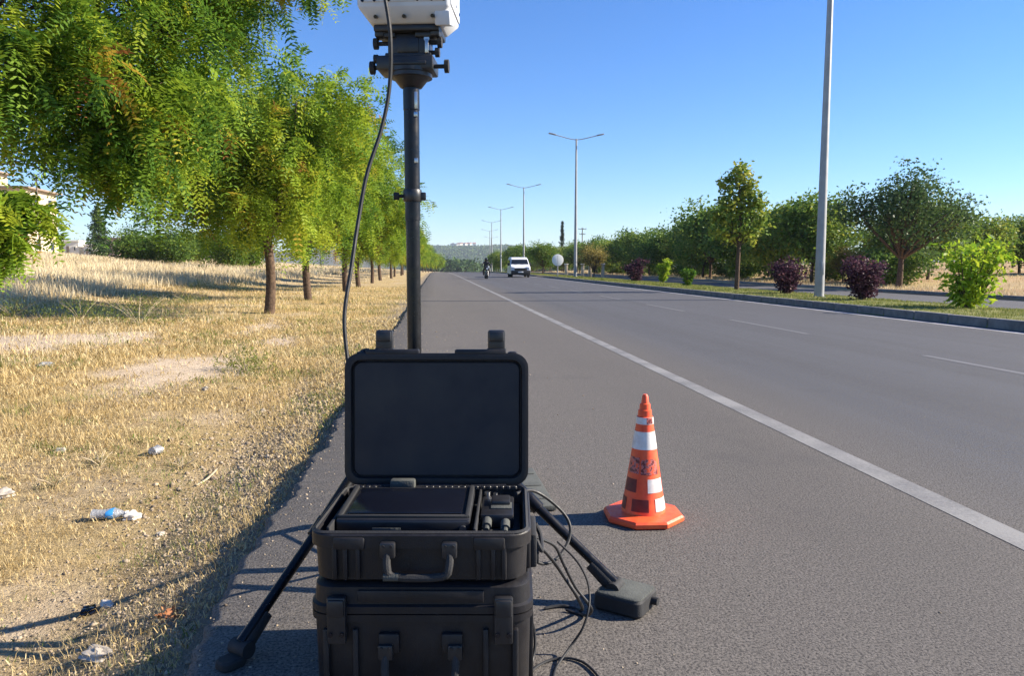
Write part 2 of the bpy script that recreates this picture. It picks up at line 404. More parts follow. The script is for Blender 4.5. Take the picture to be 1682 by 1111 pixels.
def line_mesh(name, spans, u0, u1, z0, mat):
    V = []; F = []
    for a, b in spans:
        yy = np.unique(np.concatenate([[a], rys[(rys > a) & (rys < b)][::(1 if a > 30 else 6)], [b]]))
        for k, y in enumerate(yy):
            zz = float(g(y)) + z0 + .002; sx = float(s(y)); V += [(sx + u0, y, zz), (sx + u1, y, zz)]
            if k: i = len(V) - 4; F.append((i, i + 1, i + 3, i + 2))
    return tag(link_mesh(name, np_mesh(name, V, F), mat), kind='structure')
line_mesh('road_edge_line', [(-2, 400)], LINE - .068, LINE + .068, 0, MAT['paint'])
line_mesh('road_lane_line', [(5.2 + 5.9 * k, 8.3 + 5.9 * k) for k in range(-1, 40)], 5.62, 5.72, 0, MAT['paint_faint'])
line_mesh('road_kerb_line', [(-2, 400)], KERB - .3, KERB - .14, 0, MAT['paint_white'])
line_mesh('opposite_road_line', [(0, 300)], OPP - .5, OPP - .36, -.2, MAT['paint_faint'])

def kerb(name, u0, u1, zb, h, y0, y1, L):
    bm = bmesh.new(); y = y0; rr_ = random.Random(3)
    while y < y1:
        l = L if y < 90 else L * 5
        c = (float(s(y)) + (u0 + u1) / 2 + rr_.uniform(-.006, .006), y + l / 2, float(g(y + l / 2)) + zb + h / 2 - .1 + rr_.uniform(-.004, .004))
        rot = Matrix.Rotation(-math.atan(float(s(y + l) - s(y)) / l), 4, 'Z') @ Matrix.Rotation(math.atan(float(g(y + l) - g(y)) / l), 4, 'X')
        add_box(bm, c, (u1 - u0, l - .022, h + .2), rot, .014 if y < 60 else 0, 1); y += l
    return tag(obj(name, bm, MAT['kerb'], smooth=False), kind='structure')
kerb('kerb', KERB + .065, KERB + .215, 0, .16, 2, 260, 1.0)
kerb('far_kerb', OPP, OPP + .15, -.2, .16, 8, 200, 2.0)
kerb('median_far_kerb', MED - .13, MED + .02, -.2, .12, 8, 200, 2.0)

# ------------------------------------------------------------ distant hills
def hz(x, y):
    t = sm((y - 1250) / 1350)
    r = 76 + 12 * np.sin(x * .0011 + .6) + 14 * np.sin(x * .0031 + 1) + 7 * np.sin(x * .009)
    return -36 + t * r + 9 * sm((y - 1300) / 500) * np.sin(x * .006 + y * .004) + 3 * np.sin(x * .02) * np.sin(y * .013)
hl = grid('hills', np.linspace(1200, 4300, 60), np.linspace(-3200, 3200, 130), hz, MAT['hill'], shift=False)
tag(hl, kind='structure')

# ------------------------------------------------------------ grass
def blades(name, P, h, w, lean, tone, mat, rng, label=None, cat=None):
    n = len(P); a = rng.uniform(0, 2 * np.pi, n); b = a + rng.uniform(-1.2, 1.2, n) + np.pi / 2
    dx = np.stack([np.cos(a), np.sin(a), np.zeros(n)], -1); ld = np.stack([np.cos(b), np.sin(b), np.zeros(n)], -1)
    up = np.array([0, 0, 1.]); h = h[:, None]; w = w[:, None]; lean = lean[:, None]
    m = P + up * h * .55 * np.sqrt(np.clip(1 - (lean * .5) ** 2, .05, 1)) + ld * h * lean * .3
    t = P + up * h * np.sqrt(np.clip(1 - lean ** 2, .03, 1)) + ld * h * lean
    V = np.stack([P - dx * w / 2, P + dx * w / 2, m + dx * w * .4, m - dx * w * .4, t], 1)
    i = np.arange(n)[:, None] * 5
    Q = np.concatenate([i + 0, i + 1, i + 2, i + 3], 1); F3 = np.concatenate([i + 3, i + 2, i + 4, i + 4], 1)
    # the tip is a quad collapsed to a triangle: build it as two triangle sets instead
    TR = np.concatenate([np.stack([Q[:, 0], Q[:, 1], Q[:, 2]], 1), np.stack([Q[:, 0], Q[:, 2], Q[:, 3]], 1), F3[:, :3]], 0)
    o = link_mesh(name, np_mesh(name, V.reshape(-1, 3), TR, np.repeat(tone, 5)), mat)
    return tag(o, label, cat, kind='stuff')


rng = np.random.default_rng(11)
# short dry grass near the road
n = 420000
d = np.exp(rng.uniform(np.log(1.3), np.log(40), n)); x = EDGE - .12 - rng.uniform(0, 1, n) ** 1.1 * np.clip(.62 * d + 1.0, 1, 11)
dens = cn(x, d, 1.1, 1) * .75 + cn(x, d, 4.5, 2) * .55
nearbank = sm((-.75 - x) / .9)
gravel = np.exp(-((x + 1.15 + .08 * d) / .5) ** 2) * (1 - sm((d - 5) / 4))
keep = rng.uniform(0, 1, n) < np.clip(dens * 1.5 - .35, .03, 1) * (.25 + .75 * nearbank) * (1 - .93 * bare(x, d)) * (1 - .75 * gravel)
x, d, dens = x[keep], d[keep], dens[keep]; n = len(x)
P = np.stack([x, d, T(x, d) - .003], -1); sc = np.clip(d / 5, .6, 5)
green = (cn(x, d, 1.7, 7) > .68) & (rng.uniform(0, 1, n) < .45)
tone = np.clip(rng.normal(.58, .16, n) + .2 * (cn(x, d, .8, 4) - .5), .02, .93); tone = np.where(green, 1, tone)
blades('dry_grass', P, rng.gamma(3.0, .0135, n) * (.7 + .6 * dens) * np.clip(sc, .8, 1.4), .0022 * sc * rng.uniform(.6, 1.6, n), rng.uniform(.35, .98, n), tone, MAT['straw'], rng,
       'short straw coloured dry grass and stubble covering the verge beside the road', 'grass')
# flattened straw, leaf litter and broken stalks lying between the tufts
n = 150000
d2 = np.exp(rng.uniform(np.log(1.3), np.log(16), n)); x2 = EDGE - .06 - rng.uniform(0, 1, n) ** 1.15 * np.clip(.62 * d2 + 1.0, 1, 8)
keep = rng.uniform(0, 1, n) < (.25 + .75 * cn(x2, d2, 2.5, 41)) * (1 - .85 * bare(x2, d2)) * (1 - .85 * np.exp(-((x2 + 1.15 + .05 * d2) / .55) ** 2) * (1 - sm((d2 - 5) / 5))); x2, d2 = x2[keep], d2[keep]; n = len(x2); sc = np.clip(d2 / 5, .6, 3)
tone = np.where(rng.uniform(0, 1, n) < .16, rng.uniform(0, .3, n), np.clip(rng.normal(.68, .17, n), 0, .93)); tone = np.where((cn(x2, d2, 1.7, 7) > .7) & (rng.uniform(0, 1, n) < .35), 1, tone)
blades('straw_litter', np.stack([x2, d2, T(x2, d2) + rng.uniform(.001, .012, n)], -1), rng.uniform(.012, .055, n) * np.clip(sc, .8, 2), rng.uniform(.002, .008, n) * sc, rng.uniform(.94, .999, n), tone, MAT['straw'], rng,
       'flattened straw and leaf litter lying between the tufts of the verge', 'straw')
# tall bleached grass of the rising field
n = 260000
d = np.exp(rng.uniform(np.log(7), np.log(140), n)); x = -(4.2 + rng.uniform(0, 1, n) ** 1.3 * np.clip(.62 * d, 2, 80))
v = -x - 8.6 - .8 * np.sin(d * .3)
keep = rng.uniform(0, 1, n) < np.clip(.05 + sm(v / 2.2) * (.35 + .9 * cn(x, d, .35, 9)), 0, 1)
x, d = x[keep], d[keep]; n = len(x)
P = np.stack([x, d, T(x, d) - .01], -1); sc = np.clip(d / 9, .7, 12)
tone = np.clip(rng.normal(.74, .13, n) + .3 * (cn(x, d, .25, 14) - .5), .05, .95)
gr = (cn(x, d, .5, 21) > .74) & (rng.uniform(0, 1, n) < .5); tone = np.where(gr, rng.uniform(.0, .2, n), tone)
tall = sm((-x - 7.5) / 3)
blades('tall_dry_grass', P, rng.uniform(.14, .5, n) * (.35 + .75 * tall), .0042 * sc * rng.uniform(.6, 1.5, n), rng.uniform(.05, .7, n), tone, MAT['pale_straw'], rng,
       'tall bleached grass covering the field that rises beyond the row of trees', 'grass')
# green strip of the median
n = 130000
d = np.exp(rng.uniform(np.log(7), np.log(140), n)); x = KERB + .24 + rng.uniform(0, 1, n) * 4.6
keep = rng.uniform(0, 1, n) < np.clip(cn(x, d, .8, 3) * 1.6, .25, 1); x, d = x[keep], d[keep]; n = len(x); xx = x + s(d)
P = np.stack([xx, d, T(xx, d) - .005], -1); sc = np.clip(d / 12, .8, 6)
blades('median_grass', P, rng.uniform(.02, .075, n), .006 * sc * rng.uniform(.6, 1.5, n), rng.uniform(.1, .9, n), np.clip(rng.normal(.66, .2, n), 0, 1), MAT['green_grass'], rng,
       'low yellowish green grass growing on the median strip behind the kerb', 'grass')
# dry field on the far side
n = 80000
d = np.exp(rng.uniform(np.log(20), np.log(220), n)); x = OPP + .3 + rng.uniform(0, 1, n) ** 1.5 * 40
keep = rng.uniform(0, 1, n) < np.clip(cn(x, d, .3, 31) * 1.5 - .1, .1, 1); x, d = x[keep], d[keep]; n = len(x); xx = x + s(d)
P = np.stack([xx, d, T(xx, d) - .01], -1); sc = np.clip(d / 14, 1, 10)
blades('far_dry_grass', P, rng.uniform(.06, .28, n), .007 * sc, rng.uniform(.1, .8, n), np.clip(rng.normal(.5, .2, n), .0, .95), MAT['pale_straw'], rng,
       'pale dry grass on the field beyond the opposite carriageway', 'grass')

# gravel on the bank beside the asphalt
def gravel_mesh():
    r = np.random.default_rng(8); t = bmesh.new(); bmesh.ops.create_icosphere(t, subdivisions=1, radius=1)
    bv = np.array([v.co[:] for v in t.verts]); bf = np.array([[v.index for v in f.verts] for f in t.faces]); t.free()
    n = 17000; d = np.exp(r.uniform(np.log(1.3), np.log(16), n)); x = EDGE - .04 - np.abs(r.normal(0, .3, n)) - r.uniform(0, .8, n) * r.uniform(0, 1, n) ** 2 + .05 - .05 * d * r.uniform(0, 1, n)
    lo = r.uniform(0, 1, n) < .1; x = np.where(lo, EDGE + r.exponential(.45, n), x)
    size = np.clip(r.lognormal(-5.35, .42, n), .002, .016) * np.clip(d / 3.5, .8, 2) * np.where(lo, .55, 1)
    V = bv[None] * (1 + r.normal(0, .16, (n, len(bv), 1))) * size[:, None, None] * np.stack([r.uniform(.7, 1.3, n), r.uniform(.7, 1.3, n), r.uniform(.45, .9, n)], -1)[:, None]
    V = V + np.stack([x, d, np.where(x > EDGE, 0, T(x, d)) + size * .15], -1)[:, None]
    F = (bf[None] + (np.arange(n) * len(bv))[:, None, None]).reshape(-1, 3)
    return np_mesh('gravel', V.reshape(-1, 3), F, np.repeat(np.clip(r.normal(.5, .25, n), 0, 1), len(bv)))
t_ = NT('gravel_stone'); a_ = t_.n('ShaderNodeAttribute', attribute_name='tone')
t_.l(t_.ramp(a_.outputs['Fac'], [(0, (.11, .085, .06)), (.5, (.30, .235, .16)), (1, (.46, .375, .27))]), t_.b.inputs['Base Color']); t_.b.inputs['Roughness'].default_value = .95
tag(link_mesh('gravel', gravel_mesh(), t_.m), 'loose grey and tan gravel spread along the broken asphalt edge', 'gravel', kind='stuff')
# ------------------------------------------------------------ trees and shrubs
UP = np.array([0, 0, 1.])
def unit(v): return v / np.maximum(np.linalg.norm(v, axis=-1, keepdims=True), 1e-9)
def twig_points(lobes, rng, hollow=.5):
    C = []; O = []; LI = []
    for k, (cx, cy, cz, rx, ry, rz, n) in enumerate(lobes):
        d = unit(rng.normal(0, 1, (n, 3))); q = (hollow + (1 - hollow) * rng.uniform(0, 1, n) ** .6)[:, None]
        C.append(np.array([cx, cy, cz]) + d * q * np.array([rx, ry, rz])); O.append(d); LI.append(np.full(n, k))
    return np.concatenate(C), np.concatenate(O), np.concatenate(LI)
def compound(P, D, L, K, ll, lw, rng, droop=.35):
    N = len(P); Sd = unit(np.cross(D, UP + rng.normal(0, .45, (N, 3)))); out = []
    for j in range(K):
        t = (j + .7) / K; sz = (.65 + .35 * math.sin(math.pi * min(1, t + .1)))
        b = P + D * (L * t)[:, None] - UP * (droop * L * t * t)[:, None]
        for sd_ in (1, -1):
            a = unit(Sd * sd_ + D * .35 - UP * .15 + rng.normal(0, .12, (N, 3))); e = ll * sz * rng.uniform(.8, 1.15, (N, 1)); wv = unit(D + rng.normal(0, .15, (N, 3))) * lw * sz / 2
            out.append(np.stack([b, b + a * e * .45 + wv, b + a * e, b + a * e * .5 - wv], 1))
    return np.stack(out, 1).reshape(-1, 3), 2 * K            # N*(2K)*4
def simple(P, size, rng, asp=.6, flat=0.0):
    N = len(P); a = unit(rng.normal(0, 1, (N, 3)) * np.array([1, 1, 1 - flat])); b = unit(np.cross(a, rng.normal(0, 1, (N, 3)))); e = size[:, None]
    return np.stack([P, P + a * e * .5 + b * e * asp / 2, P + a * e, P + a * e * .45 - b * e * asp / 2], 1).reshape(-1, 3)
def quads_from(V, tone): 
    n = len(V) // 4; return np.arange(n * 4).reshape(n, 4), tone
def locust_crown(name, lobes, rng, per=13, K=5, L=.26, ll=.062, lw=.024, tw=.5, tone_mu=.45, tone_sd=.16, hollow=.45, droop=.4):
    C, O, LI = twig_points(lobes, rng, hollow); n = len(C)
    rl_ = np.array([l[3] for l in lobes]); tws = tw * np.clip(rl_ / .55, .22, 1)[LI]; Ls = np.clip(rl_ / .45, .55, 1)[LI]
    td = unit(O * .8 + rng.normal(0, .5, (n, 3)) - UP * .25); lt = rng.normal(tone_mu, .07, len(lobes))
    ttone = np.minimum(lt[LI] + rng.normal(0, tone_sd, n), .8); odd = rng.uniform(0, 1, n); ttone = np.where(odd < .03, rng.uniform(.82, 1, n), ttone)
    i = np.repeat(np.arange(n), per); f = np.tile((np.arange(per) + .5) / per, n)
    P = C[i] + td[i] * (tws[i] * f)[:, None] - UP * (.25 * tws[i] * f * f)[:, None] + rng.normal(0, .03, (n * per, 3))
    D = unit(td[i] * .45 + rng.normal(0, .6, (n * per, 3)) - UP * .4)
    V, kk = compound(P, D, L * Ls[i] * rng.uniform(.6, 1.2, n * per), K, ll, lw, rng, droop)
    tone = np.clip(ttone[i] + rng.normal(0, .06, n * per), 0, 1); tone = np.repeat(tone, kk * 4)
    F = np.arange(len(V)).reshape(-1, 4)
    return np_mesh(name, V, F, tone), C
def broad_crown(name, lobes, rng, per=10, size=.14, spread=.3, tone_mu=.42, tone_sd=.16, hollow=.35, asp=.65):
    C, O, LI = twig_points(lobes, rng, hollow); n = len(C); lt = rng.normal(tone_mu, .1, len(lobes)); ttone = lt[LI] + rng.normal(0, tone_sd, n)
    i = np.repeat(np.arange(n), per); P = C[i] + rng.normal(0, spread, (n * per, 3)) * np.array([1, 1, .7])
    V = simple(P, size * rng.uniform(.55, 1.35, n * per), rng, asp, .3); tone = np.repeat(np.clip(ttone[i] + rng.normal(0, .08, n * per), 0, 1), 4)
    return np_mesh(name, V, np.arange(len(V)).reshape(-1, 4), tone), C
def wood_mesh(stems, lobes, fork, rng, r_limb=.05, pts=None, ntw=0):
    bm = bmesh.new()
    for path, rad in stems: add_tube(bm, smooth_path(path, 5), list(np.interp(np.linspace(0, 1, (len(path) - 1) * 5 + 1), np.linspace(0, 1, len(rad)), rad)), 9)
    f = Vector(fork)
    ends = []
    for l in lobes:
        c = Vector(l[:3]); m = f.lerp(c, .5) + Vector((rng.normal(0, .12), rng.normal(0, .12), -.05 * (c - f).length + .15))
        rl = r_limb * rng.uniform(.7, 1.15) * min(1, max(.2, l[3] / .5)); p = smooth_path([f - Vector((0, 0, .05)), m, c], 5); add_tube(bm, p, list(np.linspace(rl, rl * .28, len(p))), 6); ends.append((c, m))
    if pts is not None and ntw:
        cs = np.array([e[0][:] for e in ends])
        for q in pts[rng.choice(len(pts), min(ntw, len(pts)), replace=False)]:
            k = int(np.argmin(((cs - q) ** 2).sum(1))); a = ends[k][1].lerp(ends[k][0], rng.uniform(.3, 1)); q = Vector(q)
            p = [a, a.lerp(q, .5) + Vector(rng.normal(0, .06, 3)), q]; add_tube(bm, p, [r_limb * .22, r_limb * .16, r_limb * .07], 4)
    bmesh.ops.recalc_face_normals(bm, faces=bm.faces[:])
    for fc in bm.faces: fc.smooth = True
    me = bpy.data.meshes.new('trunk'); bm.to_mesh(me); bm.free(); return me
def plant(name, loc, rz, trunk_me, crown_me, leafm, label, cat, group=None, scale=1.0, barkm='bark'):
    r = empty(name, loc, rz, label, cat, group); r.scale = (scale,) * 3 if not isinstance(scale, tuple) else scale
    for nm, me, mt in (('trunk', trunk_me, MAT[barkm]), ('crown', crown_me, MAT[leafm])):
        o = bpy.data.objects.new(nm, me); col.objects.link(o); o.parent = r
        if not me.materials: me.materials.append(mt)
    return r
def round_lobes(rng, n, c, R_, r0, r1, tw):
    out = []
    for k in range(n):
        d = unit(rng.normal(0, 1, 3)); d[2] *= .9; q = rng.uniform(.35, .8) if k else 0; r = rng.uniform(r0, r1)
        out.append((c[0] + d[0] * q * R_[0], c[1] + d[1] * q * R_[1], c[2] + d[2] * q * R_[2], r * 1.1, r * 1.1, r * .85, tw))
    return out
WORD = ['first', 'second', 'third', 'fourth', 'fifth', 'sixth', 'seventh', 'eighth', 'ninth', 'tenth', 'eleventh', 'twelfth', 'thirteenth', 'fourteenth', 'fifteenth', 'sixteenth',
        'seventeenth', 'eighteenth', 'nineteenth', 'twentieth', 'twenty-first', 'twenty-second', 'twenty-third', 'twenty-fourth']
WORD += ['twenty-' + w for w in WORD[4:9]] + ['thirtieth'] + ['thirty-' + w for w in WORD[:9]]

# the near tree leaning in over the verge: its lobes are set where its boughs hang
rng = np.random.default_rng(21)
spec = [(40, 60, 7.2, .75, 46), (150, 30, 7.5, .8, 52), (290, 40, 8, .75, 48), (110, 120, 7, .5, 40), (210, 135, 7.3, .55, 46), (255, 140, 7.8, .36, 28), (325, 35, 8.4, .44, 32), (350, -50, 8.4, .42, 30),
        (500, -55, 8.3, .28, 16), (190, 212, 7.2, .4, 32), (252, 212, 7.8, .38, 26), (0, 105, 6.6, .3, 22), (178, 268, 7.1, .17, 14), (212, 262, 7.3, .15, 9), (300, 205, 8.4, .3, 18),
        (-25, 350, 6.1, .11, 18), (18, 346, 6.15, .09, 10), (52, 350, 6.2, .06, 5), (-4, 392, 6.0, .06, 6), (8, 425, 6, .03, 3), (60, -80, 7.4, .9, 40), (230, -100, 8, .9, 40), (330, -170, 8.6, .8, 36)]
lobes = []
for a, b, Y, r, n in spec:
    p = at(a, b, Y); lobes.append((p.x, p.y, p.z, r, r, r * .8, n))
BX, BY = -5.1, 7.3; bz = Tz(BX, BY)
for (x, y, z, r) in [(-5.6, 7.2, 3.4, 1.1), (-6.4, 8.2, 4.0, 1.1), (-5, 8.6, 4.6, 1.2), (-5.8, 6.2, 4.4, 1.0), (-4.6, 7.2, 5.2, 1.1), (-6.6, 6.8, 3.2, .9)]: lobes.append((x, y, z, r, r, r * .8, 36))
loc_lobes = [(x - BX, y - BY, z - bz, a, b, c, n) for x, y, z, a, b, c, n in lobes]
cm, pts = locust_crown('crown', loc_lobes, rng, per=12, K=8, L=.32, ll=.075, lw=.028, tw=.45, tone_mu=.46, tone_sd=.15, droop=.5)
tm = wood_mesh([([(0, 0, -.1), (.05, 0, .9), (.02, .03, 1.9)], [.17, .13, .11])], loc_lobes, (.02, .03, 1.9), rng, .028, pts, 150)
plant('locust_tree', (BX, BY, bz), 0, tm, cm, 'locust', 'big overhanging tree whose feathery drooping boughs fill the upper left of the view', 'tree', 'trees in the row along the verge')

# the row along the verge
row = []
for sdv, cz, Rr in ((31, 3.45, (2.5, 2.4, 2.35)), (32, 3.7, (2.5, 2.5, 2.5)), (33, 3.55, (2.7, 2.6, 2.4))):
    rng = np.random.default_rng(sdv)
    lb = round_lobes(rng, 20, (.1, 0, cz), Rr, .7, 1.1, 36)
    cm, pts = locust_crown('crown', lb, rng, per=13, K=5, L=.34, ll=.11, lw=.046, tw=.55, tone_mu=.53, tone_sd=.13, hollow=.4)
    tm = wood_mesh([([(0, 0, -.15), (.06, .03, .8), (0, .04, 1.65)], [.12, .1, .088])], lb, (0, .04, 1.6), rng, .05, pts, 60)
    row.append((tm, cm))
LAB = ['bare brown trunk seen in full left of the mast', 'trunk just right of the first one, pale lime foliage', 'slightly leaning trunk beside the hanging cable']
rr_ = random.Random(4)
spots = [(-3.77, 17.7, 0, 0, 1.06), (-4.0, 24.6, 1, 2.2, 1.12), (-3.75, 32.5, 2, 4.0, 1.12), (-3.8, 38.5, 0, 2.6, 1.1)]
yv = 47.5; k = 0
while yv < 235: spots.append((-3.8 + rr_.uniform(-.15, .15), yv, k % 3, rr_.uniform(0, 6.28), rr_.uniform(.92, 1.1))); yv += rr_.uniform(7.5, 10.5) * (1 if yv < 120 else 1.25); k += 1
for i, (x, y, v, rz, sc) in enumerate(spots):
    X = x + float(s(y)); t = row[v]
    lab = 'feathery locust tree, ' + WORD[i] + ' trunk of the verge row from the camera' + (', ' + LAB[i] if i < 3 else '')
    plant('locust_tree', (X, y, Tz(X, y)), rz, t[0], t[1], 'locust', ' '.join(lab.split()[:16]), 'tree', 'trees in the row along the verge', sc)

# broadleaf kinds for the far side
def kind(seed, n, c, Rr, r0, r1, tw, th, tr, leaf_size=.15, per=9, mu=.42, spread=.28, leaf=None):
    rng = np.random.default_rng(seed); lb = round_lobes(rng, n, c, Rr, r0, r1, tw)
    cm, pts = broad_crown('crown', lb, rng, per, leaf_size, spread, mu); tm = wood_mesh([([(0, 0, -.15), (.05, 0, th * .5), (.1, .05, th)], [tr, tr * .8, tr * .7])], lb, (.1, .05, th), rng, .07, pts, 40)
    return tm, cm, leaf
K_big = kind(51, 32, (.5, 0, 3.7), (3.9, 3.0, 2.4), .8, 1.35, 36, 1.5, .17, .16, 8, .4, .22, 'dark_leaf')
K_r1 = kind(52, 18, (0, 0, 2.75), (2.5, 2.5, 2.1), .9, 1.4, 46, 1.1, .12, .21, 11, .5, .3, 'mid_leaf')
K_r2 = kind(53, 18, (0, 0, 2.9), (2.3, 2.3, 2.4), .8, 1.3, 46, 1.1, .11, .21, 11, .56, .3, 'mid_leaf')
K_r3 = kind(54, 17, (0, 0, 2.6), (2.8, 2.6, 1.9), .9, 1.3, 46, 1.0, .12, .21, 11, .66, .3, 'mid_leaf')
K_r4 = kind(55, 13, (0, 0, 2.3), (1.6, 1.6, 1.4), .6, 1.0, 40, .8, .09, .15, 9, .5, .25, 'yellow_leaf')

K_low = kind(57, 12, (0, 0, .85), (1.7, 1.4, .8), .5, .8, 40, .4, .06, .16, 10, .45, .25, 'mid_leaf')
BIG = (23.8, 37.2)
plant('shade_tree', (BIG[0], BIG[1], Tz(*BIG)), 0, K_big[0], K_big[1], 'dark_leaf', 'wide spreading dark green tree with gaps of sky, right of the tall near lamp post', 'tree', None, (1.05, 1.05, 1.02))
# median tree: tall and narrow with upright boughs
rng = np.random.default_rng(61)
lb = [(0, 0, 4.5, .32, .32, .5, 26), (.35, 0, 4.15, .3, .3, .42, 20), (-.4, .1, 4.1, .3, .3, .4, 20), (.55, 0, 3.5, .4, .4, .45, 28), (-.35, 0, 3.4, .42, .42, .5, 30), (.1, .1, 3.7, .35, .35, .5, 24), (-.75, 0, 2.9, .35, .35, .32, 20),
      (.2, 0, 2.9, .5, .5, .5, 34), (.85, 0, 3.2, .22, .22, .25, 10), (-.3, .2, 2.3, .5, .5, .45, 26), (.4, -.1, 2.2, .5, .5, .4, 26), (.9, 0, 2.6, .3, .3, .3, 12), (-.9, 0, 2.2, .3, .3, .25, 12)]
cm, pts = broad_crown('crown', lb, rng, 12, .17, .13, .8, .2, .3); tm = wood_mesh([([(0, 0, -.1), (.02, 0, .8), (.05, 0, 1.7)], [.1, .085, .075]), ([(.05, 0, 1.65), (.05, 0, 3.0), (0, 0, 4.4)], [.07, .05, .015])], lb, (.05, 0, 1.7), rng, .04, pts, 50)
plant('young_tree', (11.8, 29.0, Tz(11.8, 29)), 0, tm, cm, 'mid_leaf', 'tall slender tree with upright light green boughs standing on the median strip', 'tree')

far = []
yv = 46
rr_ = random.Random(12)
i = 0
while yv < 260:
    far.append((23.2 + rr_.uniform(-.6, 1.5), yv, rr_.choice([K_r1, K_r2, K_r3, K_r1, K_r2]), rr_.uniform(0, 6.28), rr_.uniform(.9, 1.1) * (1.22 if yv < 66 else 1.05))); yv += rr_.uniform(4.6, 6.4) * (1 if yv < 110 else 1.8)
back = [(30, 44), (31, 58), (29, 66), (30, 78), (34, 52), (37, 60), (33, 70), (36, 82), (40, 96), (34, 108), (38, 122), (36, 140), (42, 160), (40, 185), (37, 212), (44, 240), (55, 68), (60, 84), (52, 100)]
FAR_LAB = {0: 'rounded dark tree, '}
for i, (x, y, kd, rz, sc) in enumerate(far):
    X = x + float(s(y)); plant('roadside_tree', (X, y, Tz(X, y)), rz, kd[0], kd[1], kd[2], WORD[i] + ' bushy green tree from the right in the row behind the opposite road', 'tree', 'trees in the row beyond the opposite road', sc)
for i, (x, y) in enumerate(back):
    kd = [K_r2, K_r1, K_r3][i % 3]; X = x + float(s(y))
    plant('roadside_tree', (X, y, Tz(X, y)), i * 1.7, kd[0], kd[1], kd[2], WORD[i] + ' tree from the right in the thicket behind the far roadside row', 'tree', 'trees in the thicket behind the far row', 1 + .12 * (i % 4))
for i, (px_, Y, w) in enumerate([(1625, 50, 'left'), (1675, 52, 'middle'), (1730, 50, 'right')]):
    q = at(px_, 440, Y); plant('olive_tree', (q.x, q.y, Tz(q.x, q.y)), i * 2.0, K_r3[0], K_r3[1], K_r3[2], w + ' one of the olive green trees at the right edge, behind the lime shrub', 'tree', 'olive trees at the right edge', .95)
rr_ = random.Random(33); yv = 41; i = 0
while yv < 150 and i < 20:
    x = 24.6 + rr_.uniform(-.8, 3.5); X = x + float(s(yv)); plant('bush', (X, yv, Tz(X, yv)), rr_.uniform(0, 6), K_low[0], K_low[1], 'mid_leaf', WORD[i] + ' low bush from the right under the trees of the far roadside row', 'bush', 'low bushes under the far row', rr_.uniform(.7, 1.25)); yv += rr_.uniform(3, 6.5); i += 1
# median: further trees beyond the second lamp, small round crowns
for i, y in enumerate([88, 112, 124, 150, 165, 190, 205, 235]):
    kd = [K_r2, K_r1, K_r2, K_r3][i % 4]; X = 12.4 + float(s(y)) + (i % 3) * .4
    plant('median_tree', (X, y, Tz(X, y)), i * 1.3, kd[0], kd[1], kd[2], WORD[i] + ' round tree from the camera on the median strip behind the van', 'tree', 'round trees on the far median', .62 + .05 * (i % 3) + .0015 * y)
q = at(975, 440, 78); plant('yellowing_tree', (q.x, q.y, Tz(q.x, q.y)), 0, K_r4[0], K_r4[1], 'yellow_leaf', 'small yellowing tree right of the second lamp post beyond the road', 'tree', None, .95)
q = at(1385, 440, 44); plant('yellowing_tree', (q.x, q.y, Tz(q.x, q.y)), 1, K_r4[0], K_r4[1], 'yellow_leaf', 'small pale yellow tree right behind the tall near lamp post', 'tree', None, .62)

# shrubs of the median
def shrub(seed, h, w, leaf, n, size, mu, label, x, y, cat='shrub', name='shrub', group=None, lift=.28, vase=True, per=5, asp=.65):
    rng = np.random.default_rng(seed); lb = []; stems = []
    for k in range(n):
        a = rng.uniform(0, 6.28); f = rng.uniform(.2, 1); top = (math.cos(a) * w * .42 * f, math.sin(a) * w * .42 * f, h * rng.uniform(.62, .95) * (1 - .12 * f)); stems.append(([(math.cos(a) * .05, math.sin(a) * .05, -.05), (top[0] * .5, top[1] * .5, top[2] * .45), top], [.02, .014, .005]))
        for q in (np.linspace(lift, 1, 4) if vase else np.linspace(.1, 1, 4)): lb.append((top[0] * q, top[1] * q, top[2] * q, w * .16, w * .16, h * .11, 12))
    cm, pts = broad_crown('crown', lb, rng, per, size, .05 * w, mu, .17, .2, asp); tm = wood_mesh(stems, [], (0, 0, 0), rng)
    plant(name, (x, y, Tz(x, y)), 0, tm, cm, leaf, label, cat, group)
PG = 'purple shrubs on the median'
shrub(71, 1.25, 1.4, 'plum_leaf', 18, .085, .45, 'purple leaved vase shaped shrub between the near lamp post and the lime shrub', 11.75, 20.0, group=PG, name='purple_shrub')
shrub(72, 1.25, 1.45, 'plum_leaf', 18, .09, .4, 'dark purple shrub left of the near lamp post on the median', 11.85, 24.8, group=PG, name='purple_shrub')
shrub(73, 1.4, 1.5, 'plum_leaf', 12, .12, .4, 'small distant purple shrub right of the round white sign', 12.3, 46, group=PG, name='purple_shrub')
shrub(74, 1.62, 1.95, 'lime_leaf', 15, .15, .62, 'bright lime green shrub with spreading shoots at the right end of the median', 11.95, 16.1, name='lime_shrub', lift=.2, per=3, asp=.42)
shrub(75, .82, .75, 'lime_leaf', 9, .09, .12, 'small rounded deep green shrub on the median left of the slender tree', 12.0, 35.5, name='green_shrub', vase=False)
shrub(76, 1.5, .9, 'lime_leaf', 8, .12, .75, 'yellow green sapling beyond the small rounded green shrub', 13.4, 44, name='sapling')

